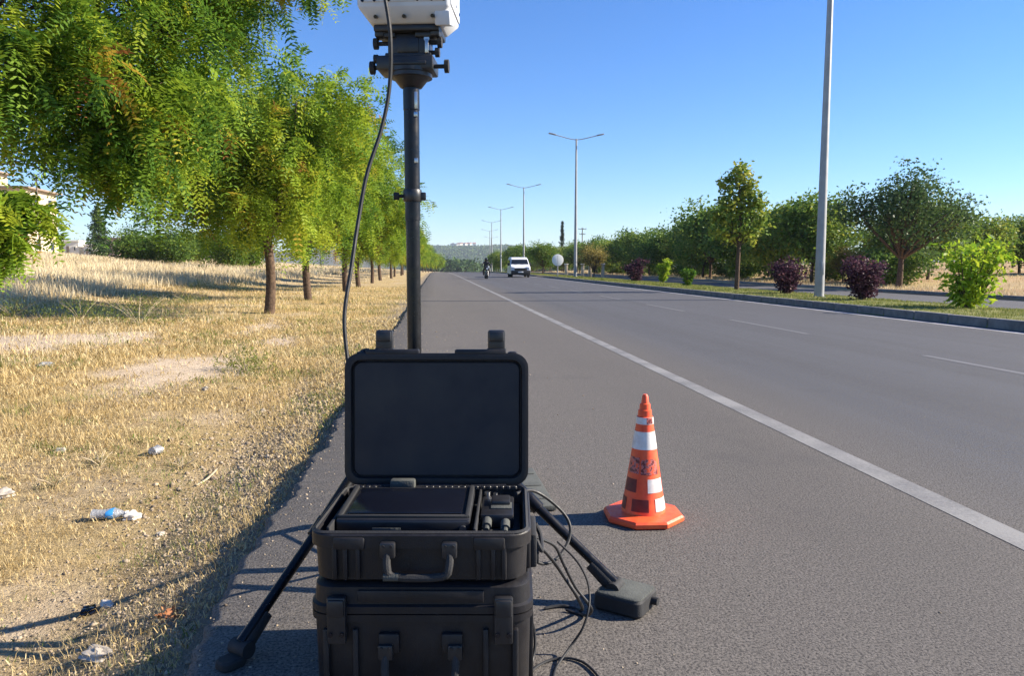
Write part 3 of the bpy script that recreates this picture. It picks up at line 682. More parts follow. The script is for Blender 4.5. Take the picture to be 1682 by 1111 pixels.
# ------------------------------------------------------------ background beyond the left field
for i, (px_, Y, kd, sc, lab) in enumerate([(215, 70, K_r1, .8, 'dark bush at the left end of the clump on the field ridge'), (250, 72, K_r1, .78, 'dark bush second from the left in the ridge clump'), (290, 70, K_r1, .85, 'dark bush third from the left in the ridge clump'),
        (325, 74, K_r2, .8, 'dark bush at the right end of the clump on the field ridge'), (375, 64, K_r1, .8, 'dark bush on the ridge just behind the first trunk'), (410, 66, K_r2, .8, 'green bush on the ridge close left of the first trunk')]):
    q = at(px_, 400, Y); plant('bush', (q.x, q.y, Tz(q.x, q.y) - .9 * sc), i * 1.1, kd[0], kd[1], kd[2], lab, 'bush', 'bushes on the field ridge', sc)
for i, (px_, Y, sc) in enumerate([(70, 130, 1.0), (92, 134, .85), (118, 150, .9), (142, 148, .85), (178, 140, .9)]):
    q = at(px_, 390, Y); plant('bush', (q.x, q.y, Tz(q.x, q.y) - 1.2), i * 1.9, K_r2[0], K_r2[1], K_r2[2], WORD[i] + ' green bush from the left in the hedge behind the white huts', 'bush', 'green bushes behind the white huts', sc)
rng = np.random.default_rng(81)
def cypress(h, w, seed, px_, py_, Y, label, leaf='cypress_leaf'):
    rng = np.random.default_rng(seed); lb = [(rng.normal(0, w * .08), rng.normal(0, w * .08), h * f, w * .5 * math.sin(math.pi * min(1, f * .8 + .25)) + .05, w * .5 * math.sin(math.pi * min(1, f * .8 + .25)) + .05, h * .09, 60) for f in np.linspace(.1, .94, 11)]
    cm, pts = broad_crown('crown', lb, rng, 7, .2, .12, .4, .25, .3); tm = wood_mesh([([(0, 0, -.2), (0, 0, h * .4), (0, 0, h * .9)], [.14, .1, .03])], [], (0, 0, 0), rng)
    q = at(px_, py_, Y); plant('cypress', (q.x, q.y, Tz(q.x, q.y)), 0, tm, cm, leaf, label, 'tree')
cypress(5.4, 2.3, 1, 162, 390, 85, 'dark conical conifer on the ridge below the hanging bough', 'dark_leaf')
cypress(11.0, 1.3, 2, 923, 400, 165, 'thin dark cypress spire rising above the trees left of the second lamp post')
cypress(4.2, .8, 3, 102, 380, 150, 'tiny dark cypress on the skyline left of the white huts')
# ------------------------------------------------------------ the two black cases
CX, CY, CR = -.024, 1.945, -R(6.0)
W, D = .518, .385                              # upper case; front is local -Y
cmat = MAT['black_plastic']
lower = empty('lower_case', (CX + .002, CY, 0), CR, 'closed black hard case standing on the asphalt, carrying the open case', 'case')
LW, LD = .522, .39
bm = bmesh.new()
add_shell(bm, [(LW - .02, LD - .02, .042, .0), (LW - .008, LD - .008, .048, .012), (LW, LD, .05, .205), (LW + .014, LD + .014, .054, .207), (LW + .014, LD + .014, .054, .224)])
for x in (-.225, -.155, .155, .225):
    add_box(bm, (x, -LD / 2 - .002, .095), (.014, .018, .19), None, .004)
for x in (-.075, .075): add_box(bm, (x, -LD / 2 - .003, .155), (.05, .02, .05), None, .005)
for y in (-.1, 0, .1): add_box(bm, (LW / 2, y, .1), (.018, .016, .18), None, .004)
obj('body', bm, cmat, lower)
bm = bmesh.new()
add_shell(bm, [(LW + .014, LD + .014, .054, .227), (LW + .014, LD + .014, .054, .244), (LW, LD, .05, .248), (LW - .006, LD - .006, .048, .288), (LW - .03, LD - .03, .04, .296)])
add_box(bm, (0, -LD / 2 - .001, .268), (.3, .008, .03), None, .003)
obj('lid', bm, cmat, lower)
def latch(parent, x, y, z, w=.045, h=.115):
    bm = bmesh.new(); add_box(bm, (x, y - .012, z), (w, .02, h), None, .006)
    add_box(bm, (x, y - .022, z + h * .28), (w * .86, .012, h * .36), None, .004)
    o = obj('latch', bm, MAT['black_paint'], parent)
    bm = bmesh.new()
    for q in (-.014, .014): add_cyl(bm, (x + q, y - .02, z - h * .28), (x + q, y - .026, z - h * .28), .0055, seg=10)
    obj('rivet', bm, MAT['screen'], o)
latch(lower, -.197, -LD / 2, .215); latch(lower, .197, -LD / 2, .215)
def handle(parent, z, w=.155, drop=.062, y=-.19):
    bm = bmesh.new()
    pts = [(-w / 2, y, z), (-w / 2, y - .014, z - drop * .6), (-w / 2 + .018, y - .018, z - drop), (w / 2 - .018, y - .018, z - drop), (w / 2, y - .014, z - drop * .6), (w / 2, y, z)]
    add_tube(bm, smooth_path(pts, 4), .0095, 10); o = obj('handle', bm, MAT['black_rubber'], parent)
    for sx in (-1, 1):
        bm = bmesh.new()
        add_box(bm, (sx * (w / 2 + .0), y + .002, z + .002), (.036, .026, .038), None, .005)
        for q in (-.009, .009): add_cyl(bm, (sx * w / 2 + q, y - .01, z + .014), (sx * w / 2 + q, y - .014, z + .014), .004, seg=8)
        obj('handle_bracket', bm, MAT['black_paint'], parent)
    return o
handle(lower, .135, .165, .075, -LD / 2 - .012)

case = empty('open_case', (CX, CY, .298), CR, 'open black hard case with raised lid and dark lining, on the lower case', 'case')
hz_ = .122
bm = bmesh.new()
add_shell(bm, [(W - .035, D - .035, .045, 0), (W - .012, D - .012, .052, .008), (W - .006, D - .006, .055, .085), (W + .012, D + .012, .06, .088), (W + .012, D + .012, .06, .118), (W + .004, D + .004, .055, hz_),
               (W - .022, D - .022, .03, hz_), (W - .026, D - .026, .03, hz_ - .006), (W - .03, D - .03, .028, hz_ - .055)])
for x in (-.2, -.175, -.145, .14, .175, .2): add_box(bm, (x, -D / 2 + .001, .055), (.012, .016, .09), None, .004)
add_box(bm, (-.165, -D / 2 - .002, .1), (.075, .018, .03), None, .005); add_box(bm, (.165, -D / 2 - .002, .1), (.075, .018, .03), None, .005)
for y in (-.12, -.05, .05, .12): add_box(bm, (W / 2 - .002, y, .05), (.014, .014, .08), None, .004)
obj('body', bm, cmat, case)
bm = bmesh.new(); t_ = bmesh.new()
V = [t_.verts.new((x, y, hz_ - .002)) for x, y in rr(W - .02, D - .02, .03)]; V2 = [t_.verts.new((x, y, hz_ + .005)) for x, y in rr(W - .012, D - .012, .034)]; V3 = [t_.verts.new((x, y, hz_ + .001)) for x, y in rr(W - .0, D - .0, .037)]
n_ = len(V)
for A_, B_ in ((V, V2), (V2, V3)):
    for i in range(n_): t_.faces.new((A_[i], A_[(i + 1) % n_], B_[(i + 1) % n_], B_[i]))
_join(bm, t_, (0, 0, 0)); obj('seal', bm, MAT['black_rubber'], case)
handle(case, .085, .145, .056, -D / 2 - .012)
bm = bmesh.new(); add_cyl(bm, (-.08, -D / 2 - .031, .029), (-.045, -D / 2 - .031, .029), .0098, seg=12); obj('handle_clip', bm, MAT['rubber_grey'], case)
# hinges and side bracket
bm = bmesh.new()
for x in (-.15, 0, .15): add_cyl(bm, (x - .05, D / 2 + .008, hz_ - .004), (x + .05, D / 2 + .008, hz_ - .004), .009, seg=12)
obj('hinge', bm, MAT['black_paint'], case)
bm = bmesh.new(); add_box(bm, (W / 2 + .012, -.03, .045), (.018, .15, .085), None, .005); add_box(bm, (W / 2 + .02, -.03, .018), (.016, .1, .03), None, .005)
add_tube(bm, smooth_path([(W / 2 + .02, -.09, .07), (W / 2 + .034, -.085, .04), (W / 2 + .034, .025, .04), (W / 2 + .02, .03, .07)], 5), .006, 8)
obj('side_handle', bm, MAT['black_rubber'], case)
# lid, opened a little past upright; built in its own frame: x across, z up from the hinge, lining faces -Y
lid = bpy.data.objects.new('lid', None)
def lid_part(name, bm, mat, parent):
    bmesh.ops.transform(bm, matrix=Matrix.Translation((.0, D / 2 + .012, hz_ + .004)) @ Matrix.Rotation(-R(5), 4, 'X'), verts=bm.verts)
    return obj(name, bm, mat, parent)
LH = .372
bm = bmesh.new()
Mx = Matrix.Translation((0, 0, LH / 2)) @ Matrix.Rotation(R(90), 4, 'X')
add_shell(bm, [(W - .03, LH - .03, .03, -.062), (W - .006, LH - .006, .036, -.052), (W, LH, .038, -.014), (W + .01, LH + .008, .042, -.012), (W + .01, LH + .008, .042, .0), (W - .008, LH - .01, .036, .002),
               (W - .026, LH - .03, .03, .001), (W - .034, LH - .038, .028, -.014)], rot=Mx, cap1=True)
# the outline of the lid edge: raised runs beside the latches, corner lugs
for x0, x1 in ((-.205, -.05), (.052, .2)): add_box(bm, ((x0 + x1) / 2, .014, LH + .006), (x1 - x0, .03, .018), None, .005)
for sx in (-1, 1): add_box(bm, (sx * .218, .018, LH - .006), (.03, .03, .03), R(0), .008)
lid = lid_part('lid', bm, cmat, case)
bm = bmesh.new(); add_shell(bm, [(W - .038, LH - .042, .024, -.0125), (W - .044, LH - .048, .022, -.008)], rot=Mx); lid_part('lining', bm, MAT['navy_panel'], lid)
for x in (-.152, .172):
    bm = bmesh.new(); add_box(bm, (x, .018, LH + .038), (.05, .022, .066), None, .007); add_box(bm, (x, .006, LH + .052), (.042, .012, .03), None, .004)
    add_box(bm, (x, .02, LH + .008), (.056, .03, .02), None, .004); lt = lid_part('latch', bm, MAT['black_paint'], lid)
    bm = bmesh.new()
    for q in (-.012, .012): add_cyl(bm, (x + q, .0035, LH + .012), (x + q, .001, LH + .012), .0035, seg=8)
    lid_part('rivet', bm, MAT['rubber_grey'], lt)
bm = bmesh.new(); add_tube(bm, smooth_path([(-.232, .02, LH - .02), (-.218, .022, LH + .008), (-.198, .02, LH + .012)], 4), .006, 8); lid_part('padlock_lug', bm, MAT['black_paint'], lid)
# buckle on the back rim and the toothed lip along it
bm = bmesh.new(); add_box(bm, (-.092, D / 2 - .016, hz_ + .012), (.07, .03, .028), None, .006); obj('buckle', bm, MAT['rubber_grey'], case)
bm = bmesh.new(); add_box(bm, (.0, D / 2 - .02, hz_ + .0005), (.466, .016, .003))
for k in range(26):
    x = -.225 + k * .018
    if -.14 < x < -.045: continue
    add_box(bm, (x, D / 2 - .02, hz_ + .004), (.011, .014, .008), None, .002, 1)
obj('rim_teeth', bm, MAT['black_paint'], case)
# inner deck of the case
bm = bmesh.new(); add_box(bm, (0, 0, hz_ - .048), (W - .04, D - .04, .012), None, .003)
add_box(bm, (.13, -.01, hz_ - .02), (.006, D - .06, .05), None, .002); add_box(bm, (-.222, 0, hz_ - .02), (.008, D - .06, .05), None, .002)
obj('inner_deck', bm, MAT['black_rubber'], case)
def in_case(x, y, z): return case.matrix_basis @ Vector((x, y, z))
# tablet: wedge shaped black computer
tb = empty('tablet_computer', in_case(-.05, -.01, hz_ - .041), CR, 'black tablet computer with blank glossy screen lying inside the open case', 'tablet')
bm = bmesh.new(); add_prism(bm, [(-.105, 0), (.135, 0), (.135, .06), (-.098, .05), (-.105, .046)], -.165, .165, 'X', 0, .006); obj('body', bm, MAT['black_paint'], tb)
sl = math.atan2(.01, .23)
bm = bmesh.new(); add_box(bm, (0, .02, .0568), (.285, .185, .005), Matrix.Rotation(sl, 4, 'X'), .0015); obj('screen', bm, MAT['screen'], tb)
bm = bmesh.new()
for x in (-.158, .158): add_box(bm, (x, .018, .0555), (.012, .225, .012), Matrix.Rotation(sl, 4, 'X'), .003)
add_box(bm, (0, -.09, .0515), (.32, .012, .008), None, .002)
obj('bezel', bm, MAT['black_rubber'], tb)
bm = bmesh.new(); add_box(bm, (-.04, -.1065, .024), (.07, .003, .008), None, .001); obj('port_cover', bm, MAT['rubber_grey'], tb)
bm = bmesh.new(); add_cyl(bm, (.148, -.106, .026), (.148, -.116, .026), .009, seg=14); add_cyl(bm, (.148, -.106, .012), (.148, -.112, .012), .005, seg=12); obj('connector', bm, MAT['steel'], tb)
# electronics module with plugs in the right compartment
md = empty('battery_module', in_case(.18, .0, hz_ - .041), CR, 'small dark electronics module with plugs in the right compartment of the open case', 'electronics')
bm = bmesh.new(); add_box(bm, (0, .04, .018), (.085, .16, .036), None, .005); add_box(bm, (.008, .06, .042), (.05, .06, .014), None, .004); obj('housing', bm, MAT['black_paint'], md)
bm = bmesh.new(); add_box(bm, (.01, .03, .0375), (.055, .05, .003), None, .001); obj('label_plate', bm, MAT['rubber_grey'], md)
for q in ((-.025, -.06), (.022, -.075)):
    bm = bmesh.new(); add_cyl(bm, (q[0], q[1] + .02, .02), (q[0], q[1] - .028, .02), .012, seg=14); add_cyl(bm, (q[0], q[1] - .028, .02), (q[0], q[1] - .045, .018), .007, seg=10); obj('plug', bm, MAT['rubber_grey'], md)
bm = bmesh.new(); add_cyl(bm, (-.03, .125, .036), (-.03, .125, .046), .008, seg=12); add_cyl(bm, (-.008, .125, .036), (-.008, .125, .043), .006, seg=12); obj('switch', bm, MAT['steel'], md)

# ------------------------------------------------------------ tripod mast with its head and sensor box
MX, MY = -.0735, 2.6
mast = empty('tripod_mast', (MX, MY, 0), 0, 'black tripod mast behind the open case, pan head and pale grey sensor box on top', 'tripod')
bk = MAT['black_metal']
bm = bmesh.new(); add_lathe(bm, [(.018, .06), (.0235, .065), (.0235, 1.27)], seg=24); obj('lower_tube', bm, bk, mast)
bm = bmesh.new(); add_lathe(bm, [(.0255, 1.2), (.0255, 1.56), (.027, 1.562), (.027, 1.64)], seg=24); obj('upper_tube', bm, bk, mast)
for z, sz in ((1.545, .016), (1.395, .016), (1.59, .055)):
    bm = bmesh.new(); add_box(bm, (.014, -.0205, z), (.012, .008, sz), None, .001); obj('label_plate', bm, MAT['steel'], mast)
bm = bmesh.new(); add_lathe(bm, [(.029, 1.262), (.031, 1.266), (.031, 1.298), (.029, 1.302)], seg=24); add_box(bm, (.034, 0, 1.28), (.022, .03, .026), None, .004); cl = obj('clamp', bm, MAT['black_paint'], mast)
bm = bmesh.new(); add_cyl(bm, (-.03, 0, 1.28), (-.055, 0, 1.28), .006); add_cyl(bm, (-.044, 0, 1.28), (-.062, 0, 1.28), .013, seg=8); obj('knob', bm, MAT['black_rubber'], cl)
ZC = .63
bm = bmesh.new(); add_lathe(bm, [(.03, ZC - .06), (.042, ZC - .055), (.042, ZC + .03), (.03, ZC + .04)], seg=24)
for a in (-128, -27, 97): add_box(bm, (.05 * math.cos(R(a)), .05 * math.sin(R(a)), ZC - .02), (.05, .04, .06), R(a), .005)
obj('collar', bm, MAT['black_paint'], mast)
bm = bmesh.new(); add_lathe(bm, [(.02, .12), (.034, .124), (.034, .165), (.02, .17)], seg=20); obj('brace_collar', bm, MAT['black_paint'], mast)
feet = [Vector((-.523 - MX, 2.0 - MY, .03)), Vector((.545 - MX, 2.235 - MY, .05)), Vector((-.02 - MX, 3.3 - MY, .03))]
for k, ft in enumerate(feet):
    a = math.atan2(ft.y, ft.x); top = Vector((.06 * math.cos(a), .06 * math.sin(a), ZC - .02)); bm = bmesh.new()
    mid = top.lerp(ft, .58)
    add_cyl(bm, top, mid, .019, seg=16); add_cyl(bm, mid, ft + Vector((0, 0, .02)), .015, seg=16)
    add_cyl(bm, mid - (ft - top) * .035, mid + (ft - top) * .03, .0225, seg=16)
    leg = obj('leg', bm, bk, mast)
    bm = bmesh.new(); b0 = Vector((.03 * math.cos(a), .03 * math.sin(a), .145)); add_cyl(bm, b0, top.lerp(ft, .5), .007, seg=10); obj('brace', bm, bk, mast)
    Z = -ft.z + (0 if k != 0 else 0)
    bm = bmesh.new(); add_cyl(bm, ft + Vector((math.cos(a + 1.57), math.sin(a + 1.57), 0)) * .03 + Vector((0, 0, .005)), ft - Vector((math.cos(a + 1.57), math.sin(a + 1.57), 0)) * .03 + Vector((0, 0, .005)), .022, seg=16)
    add_cyl(bm, ft + (top - ft) * .12, ft, .021, .024, seg=16); obj('ankle', bm, MAT['black_rubber'], leg)
    bm = bmesh.new(); Mr = Matrix.Translation((ft.x + .035 * math.cos(a), ft.y + .035 * math.sin(a), Z + ft.z)) @ Matrix.Rotation(a - R(8), 4, 'Z')
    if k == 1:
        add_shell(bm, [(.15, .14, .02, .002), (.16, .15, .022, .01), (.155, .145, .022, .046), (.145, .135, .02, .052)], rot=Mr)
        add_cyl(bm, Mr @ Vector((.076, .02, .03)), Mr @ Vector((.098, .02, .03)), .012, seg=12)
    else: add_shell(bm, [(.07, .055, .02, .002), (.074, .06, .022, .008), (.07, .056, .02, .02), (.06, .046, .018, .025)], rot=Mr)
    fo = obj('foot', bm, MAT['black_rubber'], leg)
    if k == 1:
        bm = bmesh.new(); add_shell(bm, [(.146, .136, .02, .05), (.146, .136, .02, .055), (.14, .13, .018, .057)], rot=Mr); obj('foot_lit_top', bm, MAT['rubber_grey'], leg)  # grey cap: sunlight on top of the black pad, painted as colour
# pan head
HR = Matrix.Rotation(-R(9), 4, 'Z')
def hp(name, bm, mat, parent):
    bmesh.ops.transform(bm, matrix=HR, verts=bm.verts); return obj(name, bm, mat, parent)
bm = bmesh.new(); add_lathe(bm, [(.03, 1.632), (.036, 1.634), (.058, 1.662), (.07, 1.664), (.07, 1.676), (.074, 1.678), (.074, 1.69)], seg=28)
add_box(bm, (-.01, 0, 1.702), (.185, .12, .046), None, .006); add_box(bm, (0, 0, 1.727), (.15, .105, .014), None, .004)
add_box(bm, (0, .0, 1.758), (.132, .1, .075), None, .006); add_box(bm, (0, -.052, 1.757), (.07, .006, .045), None, .002)
add_box(bm, (0, -.061, 1.7), (.12, .008, .012), None, .002); add_box(bm, (-.06, -.01, 1.79), (.04, .1, .02), R(0), .004); add_box(bm, (.055, -.01, 1.79), (.06, .1, .02), None, .004)
head = hp('pan_head', bm, MAT['black_paint'], mast)
bm = bmesh.new(); add_box(bm, (0, 0, 1.806), (.212, .15, .022), None, .006); add_box(bm, (-.09, -.04, 1.796), (.03, .05, .03), None, .005); add_box(bm, (.09, -.04, 1.796), (.03, .05, .03), None, .005); hp('mounting_plate', bm, MAT['black_paint'], mast)
for x0, x1, z, y, rk in ((-.065, -.115, 1.768, -.03, .018), (.065, .108, 1.77, -.03, .018), (-.09, -.128, 1.692, -.03, .021), (.082, .13, 1.694, -.03, .021), (.06, .1, 1.738, -.03, .015), (-.085, -.112, 1.716, -.045, .014)):
    bm = bmesh.new(); add_cyl(bm, (x0, y, z), (x1, y, z), .007, seg=12)
    dd = .014 if x1 > x0 else -.014
    add_cyl(bm, (x1 - dd, y, z), (x1, y, z), rk, seg=10); hp('knob', bm, MAT['black_rubber'], head)
bm = bmesh.new(); add_cyl(bm, (.062, -.05, 1.775), (.062, -.056, 1.775), .009, seg=14); add_box(bm, (.062, -.052, 1.752), (.012, .012, .045), R(0), .003); hp('lever', bm, MAT['steel'], head)
# sensor box with bevelled underside
bm = bmesh.new()
add_shell(bm, [(.215, .155, .008, 1.816), (.225, .17, .012, 1.819), (.287, .235, .014, 1.855), (.29, .238, .014, 1.860), (.29, .238, .014, 2.080), (.28, .23, .014, 2.090)])
add_box(bm, (0, -.12, 1.880), (.25, .006, .02), None, .002)
for x in (-.143, .143): add_box(bm, (x, 0, 1.950), (.014, .2, .17), None, .003)
add_box(bm, (.12, -.06, 1.835), (.05, .09, .045), Matrix.Rotation(.25, 4, 'X'), .006)
box = hp('sensor_box', bm, MAT['grey_paint'], mast)
for p_, q_, r_ in [((x, -.117, 1.875), (x, -.1255, 1.875), .0052) for x in (-.128, -.09, -.045, .045, .09, .128)] + [((x, -.094, 1.832), (x, -.112, 1.828), .006) for x in (-.09, 0, .09)] + [((.147, y, 1.89), (.152, y, 1.89), .005) for y in (-.08, 0, .08)]:
    bm = bmesh.new(); add_cyl(bm, p_, q_, r_, seg=10); hp('bolt', bm, MAT['screen'], box)
for x, rd in ((-.055, .012), (.018, .015), (-.012, .008)):
    bm = bmesh.new(); add_cyl(bm, (x, -.116, 1.895), (x, -.138, 1.895), rd, seg=16); add_cyl(bm, (x, -.122, 1.895), (x, -.128, 1.895), rd * 1.25, seg=12); hp('connector', bm, MAT['black_paint'], box)

# ------------------------------------------------------------ cables
def cable(pts, r, label, name='cable', mat='cable', group=None):
    bm = bmesh.new(); add_tube(bm, smooth_path(pts, 10), r, 8)
    return tag(obj(name, bm, MAT[mat]), label, 'cable', group)
p0 = HR @ Vector((-.055, -.138, 1.895)) + Vector((MX, MY, 0))
cable([p0, p0 + Vector((0, -.02, -.005)), at(641, 55, 2.44), at(640, 140, 2.46), at(627, 210, 2.46), at(603, 285, 2.44), at(589, 360, 2.42), at(577, 440, 2.38), at(566, 515, 2.34), at(569, 575, 2.32), at(579, 635, 2.30), at(592, 700, 2.28), at(615, 760, 2.27), at(640, 795, 2.26)],
      .0062, 'long black cable hanging in an arc from the sensor box to behind the open lid', 'hanging_cable')
E_ = in_case(W / 2 + .012, .11, .09)
cable([in_case(W / 2 - .03, .13, .12), at(872, 806, 2.12), at(897, 818, 2.14), at(924, 842, 2.15), at(936, 864, 2.14), at(934, 888, 2.12), at(921, 912, 2.08), at(905, 924, 2.03), at(887, 926, 1.99), at(872, 912, 1.97), in_case(W / 2 + .01, .0, .06)],
      .0048, 'black cable looping in a wide arc from the open case over the right leg')
cable([at(868, 880, 1.95), at(890, 887, 1.99), at(912, 899, 2.03), at(926, 928, 2.05), at(945, 965, 2.06), at(966, 992, 2.06), at(972, 1005, 2.08), on(960, 1012, .006), on(930, 1003, .006)],
      .0042, 'black cable falling steeply beside the right leg towards its foot')
cable([at(868, 922, 1.93), at(884, 900, 1.97), at(905, 918, 2.0), at(925, 946, 2.03), at(950, 985, 2.04), on(955, 1003, .006), on(925, 996, .006), on(895, 1000, .006)],
      .005, 'thicker black cable crossing from the case side towards the right foot')
cable([at(915, 890, 2.09), at(943, 917, 2.06), at(961, 945, 2.02), at(968, 972, 2.0), at(967, 1000, 1.97), at(957, 1033, 1.95), at(937, 1063, 1.94), on(914, 1097, .005), on(906, 1125, .005), on(890, 1150, .005)],
      .0032, 'thin glossy wire dangling right of the cases down to the asphalt', 'wire')
cable([at(866, 1005, 1.9), at(876, 1030, 1.92), at(879, 1060, 1.91), at(874, 1090, 1.88), on(866, 1125, .005), on(860, 1150, .005)], .004, 'short black cable running down the right side of the lower case')
cable([on(866, 1112, .005), on(882, 1096, .005), on(905, 1085, .005), on(932, 1082, .005), on(956, 1088, .005), on(975, 1103, .005), on(992, 1125, .005)], .0034, 'thin black wire curving over the asphalt at the bottom edge', 'wire')
# flat rubber board behind the case
q0 = on(906, 840, 0); q1 = on(862, 766, 0)
bm = bmesh.new(); a_ = math.atan2(q1.y - q0.y, q1.x - q0.x)
add_box(bm, (0, 0, .012), (.20, .62, .022), None, .006)
for y in (-.2, 0, .2): add_box(bm, (0, y, .0245), (.17, .02, .006), None, .002)
o = tag(obj('rubber_board', bm, MAT['rubber_grey']), 'flat dark grey rubber board lying on the asphalt right behind the open lid', 'board')
o.location = (q0.x - .09, q0.y + .3, .002); o.rotation_euler = (0, 0, R(2))

# ------------------------------------------------------------ traffic cone
cone = empty('traffic_cone', (.853, 3.02, 0), R(-3), 'orange traffic cone with white and shade-darkened maroon patches standing on the asphalt', 'traffic cone')
prof = [(.094, .026), (.09, .04), (.06, .235), (.036, .395), (.033, .43), (.029, .432), (.027, .458), (.023, .46), (.021, .483), (.016, .486), (.012, .515), (.008, .522)]
def rad(z): return float(np.interp(z, [.026, .04, .235, .395, .43], [.094, .09, .06, .036, .033]))
bm = bmesh.new(); add_lathe(bm, prof, seg=40); obj('body', bm, MAT['orange'], cone, angle=25)
bm = bmesh.new(); t_ = bmesh.new(); rings = []
for rr__, z in ((.163, .003), (.168, .008), (.168, .022), (.16, .03), (.098, .036)):
    rings.append([t_.verts.new((rr__ * math.cos(R(22.5 + 45 * i)), rr__ * math.sin(R(22.5 + 45 * i)), z)) for i in range(8)])
for A_, B_ in zip(rings, rings[1:]):
    for i in range(8): t_.faces.new((A_[i], A_[(i + 1) % 8], B_[(i + 1) % 8], B_[i]))
t_.faces.new(rings[0][::-1]); t_.faces.new(rings[-1]); _join(bm, t_, (0, 0, 0)); obj('base', bm, MAT['orange'], cone, smooth=False)
def patch(bm, z0, z1, a0, a1, off=.0014, n=10, jag=0):
    rows = []
    for z in (z0, z1): rows.append([bm.verts.new(((rad(z) + off) * math.sin(R(a)), -(rad(z) + off) * math.cos(R(a)), z)) for a in np.linspace(a0, a1, n)])
    for i in range(n - 1): bm.faces.new((rows[0][i], rows[0][i + 1], rows[1][i + 1], rows[1][i]))
bm = bmesh.new(); patch(bm, .30, .372, -180, 180, n=48); obj('reflective_band', bm, MAT['cone_white'], cone)
bm = bmesh.new(); patch(bm, .402, .43, -180, 180, n=48); obj('reflective_band', bm, MAT['cone_white'], cone)
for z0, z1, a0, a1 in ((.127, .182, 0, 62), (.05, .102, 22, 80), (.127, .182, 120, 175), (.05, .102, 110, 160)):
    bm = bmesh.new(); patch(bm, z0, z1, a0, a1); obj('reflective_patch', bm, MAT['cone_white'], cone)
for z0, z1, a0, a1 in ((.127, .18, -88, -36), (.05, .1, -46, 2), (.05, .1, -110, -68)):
    bm = bmesh.new(); patch(bm, z0, z1, a0, a1); obj('reflective_patch', bm, MAT['cone_shaded_red'], cone)  # red squares coloured dark to show them in shade
t_ = NT('flaked_lettering'); f_ = t_.noise(55, 3, .75, (1, 1, 1.0)); t_.l(t_.ramp(f_, [(.44, (.16, .02, .016)), (.5, (.5, .2, .2)), (.56, (.88, .1, .025))]), t_.b.inputs['Base Color']); t_.b.inputs['Roughness'].default_value = .45
for z0, z1, a0, a1 in ((.203, .268, -84, -30), (.2, .262, -24, 44)):
    bm = bmesh.new(); patch(bm, z0, z1, a0, a1, .0016, 10); obj('worn_lettering', bm, t_.m, cone)
bm = bmesh.new(); patch(bm, .404, .429, 0, 48, .002, 6); obj('worn_lettering', bm, t_.m, cone)
# ------------------------------------------------------------ lamp posts on the median
def lamp():
    r = empty('street_lamp', (0, 0, 0))
    bm = bmesh.new(); add_lathe(bm, [(.19, 0), (.19, .02), (.145, .03), (.135, 1.6), (.07, 11.2), (.07, 11.25)], seg=12); add_box(bm, (0, -.135, .9), (.11, .02, .38), None, .004); obj('pole', bm, MAT['lamp_pole'], r)
    bm = bmesh.new()
    for k in range(4): add_cyl(bm, (.166 * math.cos(R(45 + 90 * k)), .166 * math.sin(R(45 + 90 * k)), .02), (.166 * math.cos(R(45 + 90 * k)), .166 * math.sin(R(45 + 90 * k)), .06), .016, seg=6)
    obj('anchor_bolt', bm, MAT['steel'], r)
    for sx in (-1, 1):
        bm = bmesh.new(); add_tube(bm, smooth_path([(0, 0, 11.18), (sx * .55, 0, 11.26), (sx * 1.2, 0, 11.42), (sx * 1.75, 0, 11.56)], 4), .034, 8); a = obj('arm', bm, MAT['lamp_pole'], r)
        bm = bmesh.new(); add_box(bm, (sx * 1.98, 0, 11.62), (.62, .24, .1), Matrix.Rotation(-sx * R(12), 4, 'Y'), .03); hd = obj('lamp_head', bm, MAT['lamp_pole'], a)
    return r
proto = lamp()
LL = ['nearest tall lamp post, running out of the top of the picture beside the purple shrub', 'second lamp post from the camera, both arms clear against the sky', 'third lamp post from the camera along the median', 'fourth lamp post from the camera, pale above the distant trees', 'fifth lamp post from the camera, thin above the distant trees', 'sixth lamp post from the camera, very faint near the horizon', 'farthest lamp post, a faint stroke nearest the road end']
for i, (x, y) in enumerate([(11.7, 22.3), (11.55, 62.5), (11.7, 101), (11.7, 138), (11.7, 175), (11.7, 211), (11.5, 250)]):
    o = proto if i == 0 else copy_tree(proto); X = x + float(s(y)); o.location = (X, y, Tz(X, y) - .01); tag(o, LL[i], 'street lamp', 'double armed lamp posts along the median')

# ------------------------------------------------------------ round white sign on the median
sx_, sy_ = 10.15, 63.0; sg = empty('road_sign', (sx_, sy_, Tz(sx_, sy_)), R(4), 'round plain white sign board on a short post behind the kerb', 'sign')
bm = bmesh.new(); add_cyl(bm, (0, .03, -.1), (0, .03, 1.75), .045); obj('post', bm, MAT['lamp_pole'], sg)
bm = bmesh.new(); add_lathe(bm, [(.46, -.012), (.49, -.01), (.49, .004), (.46, .012)], (0, 0, 1.36), 40, Matrix.Rotation(R(90), 4, 'X')); obj('disc', bm, MAT['sign_white'], sg)
for sx in (-.1, .1):
    bm = bmesh.new(); add_box(bm, (sx, .03, 1.36), (.16, .02, .05)); obj('clamp_strip', bm, MAT['lamp_pole'], sg)

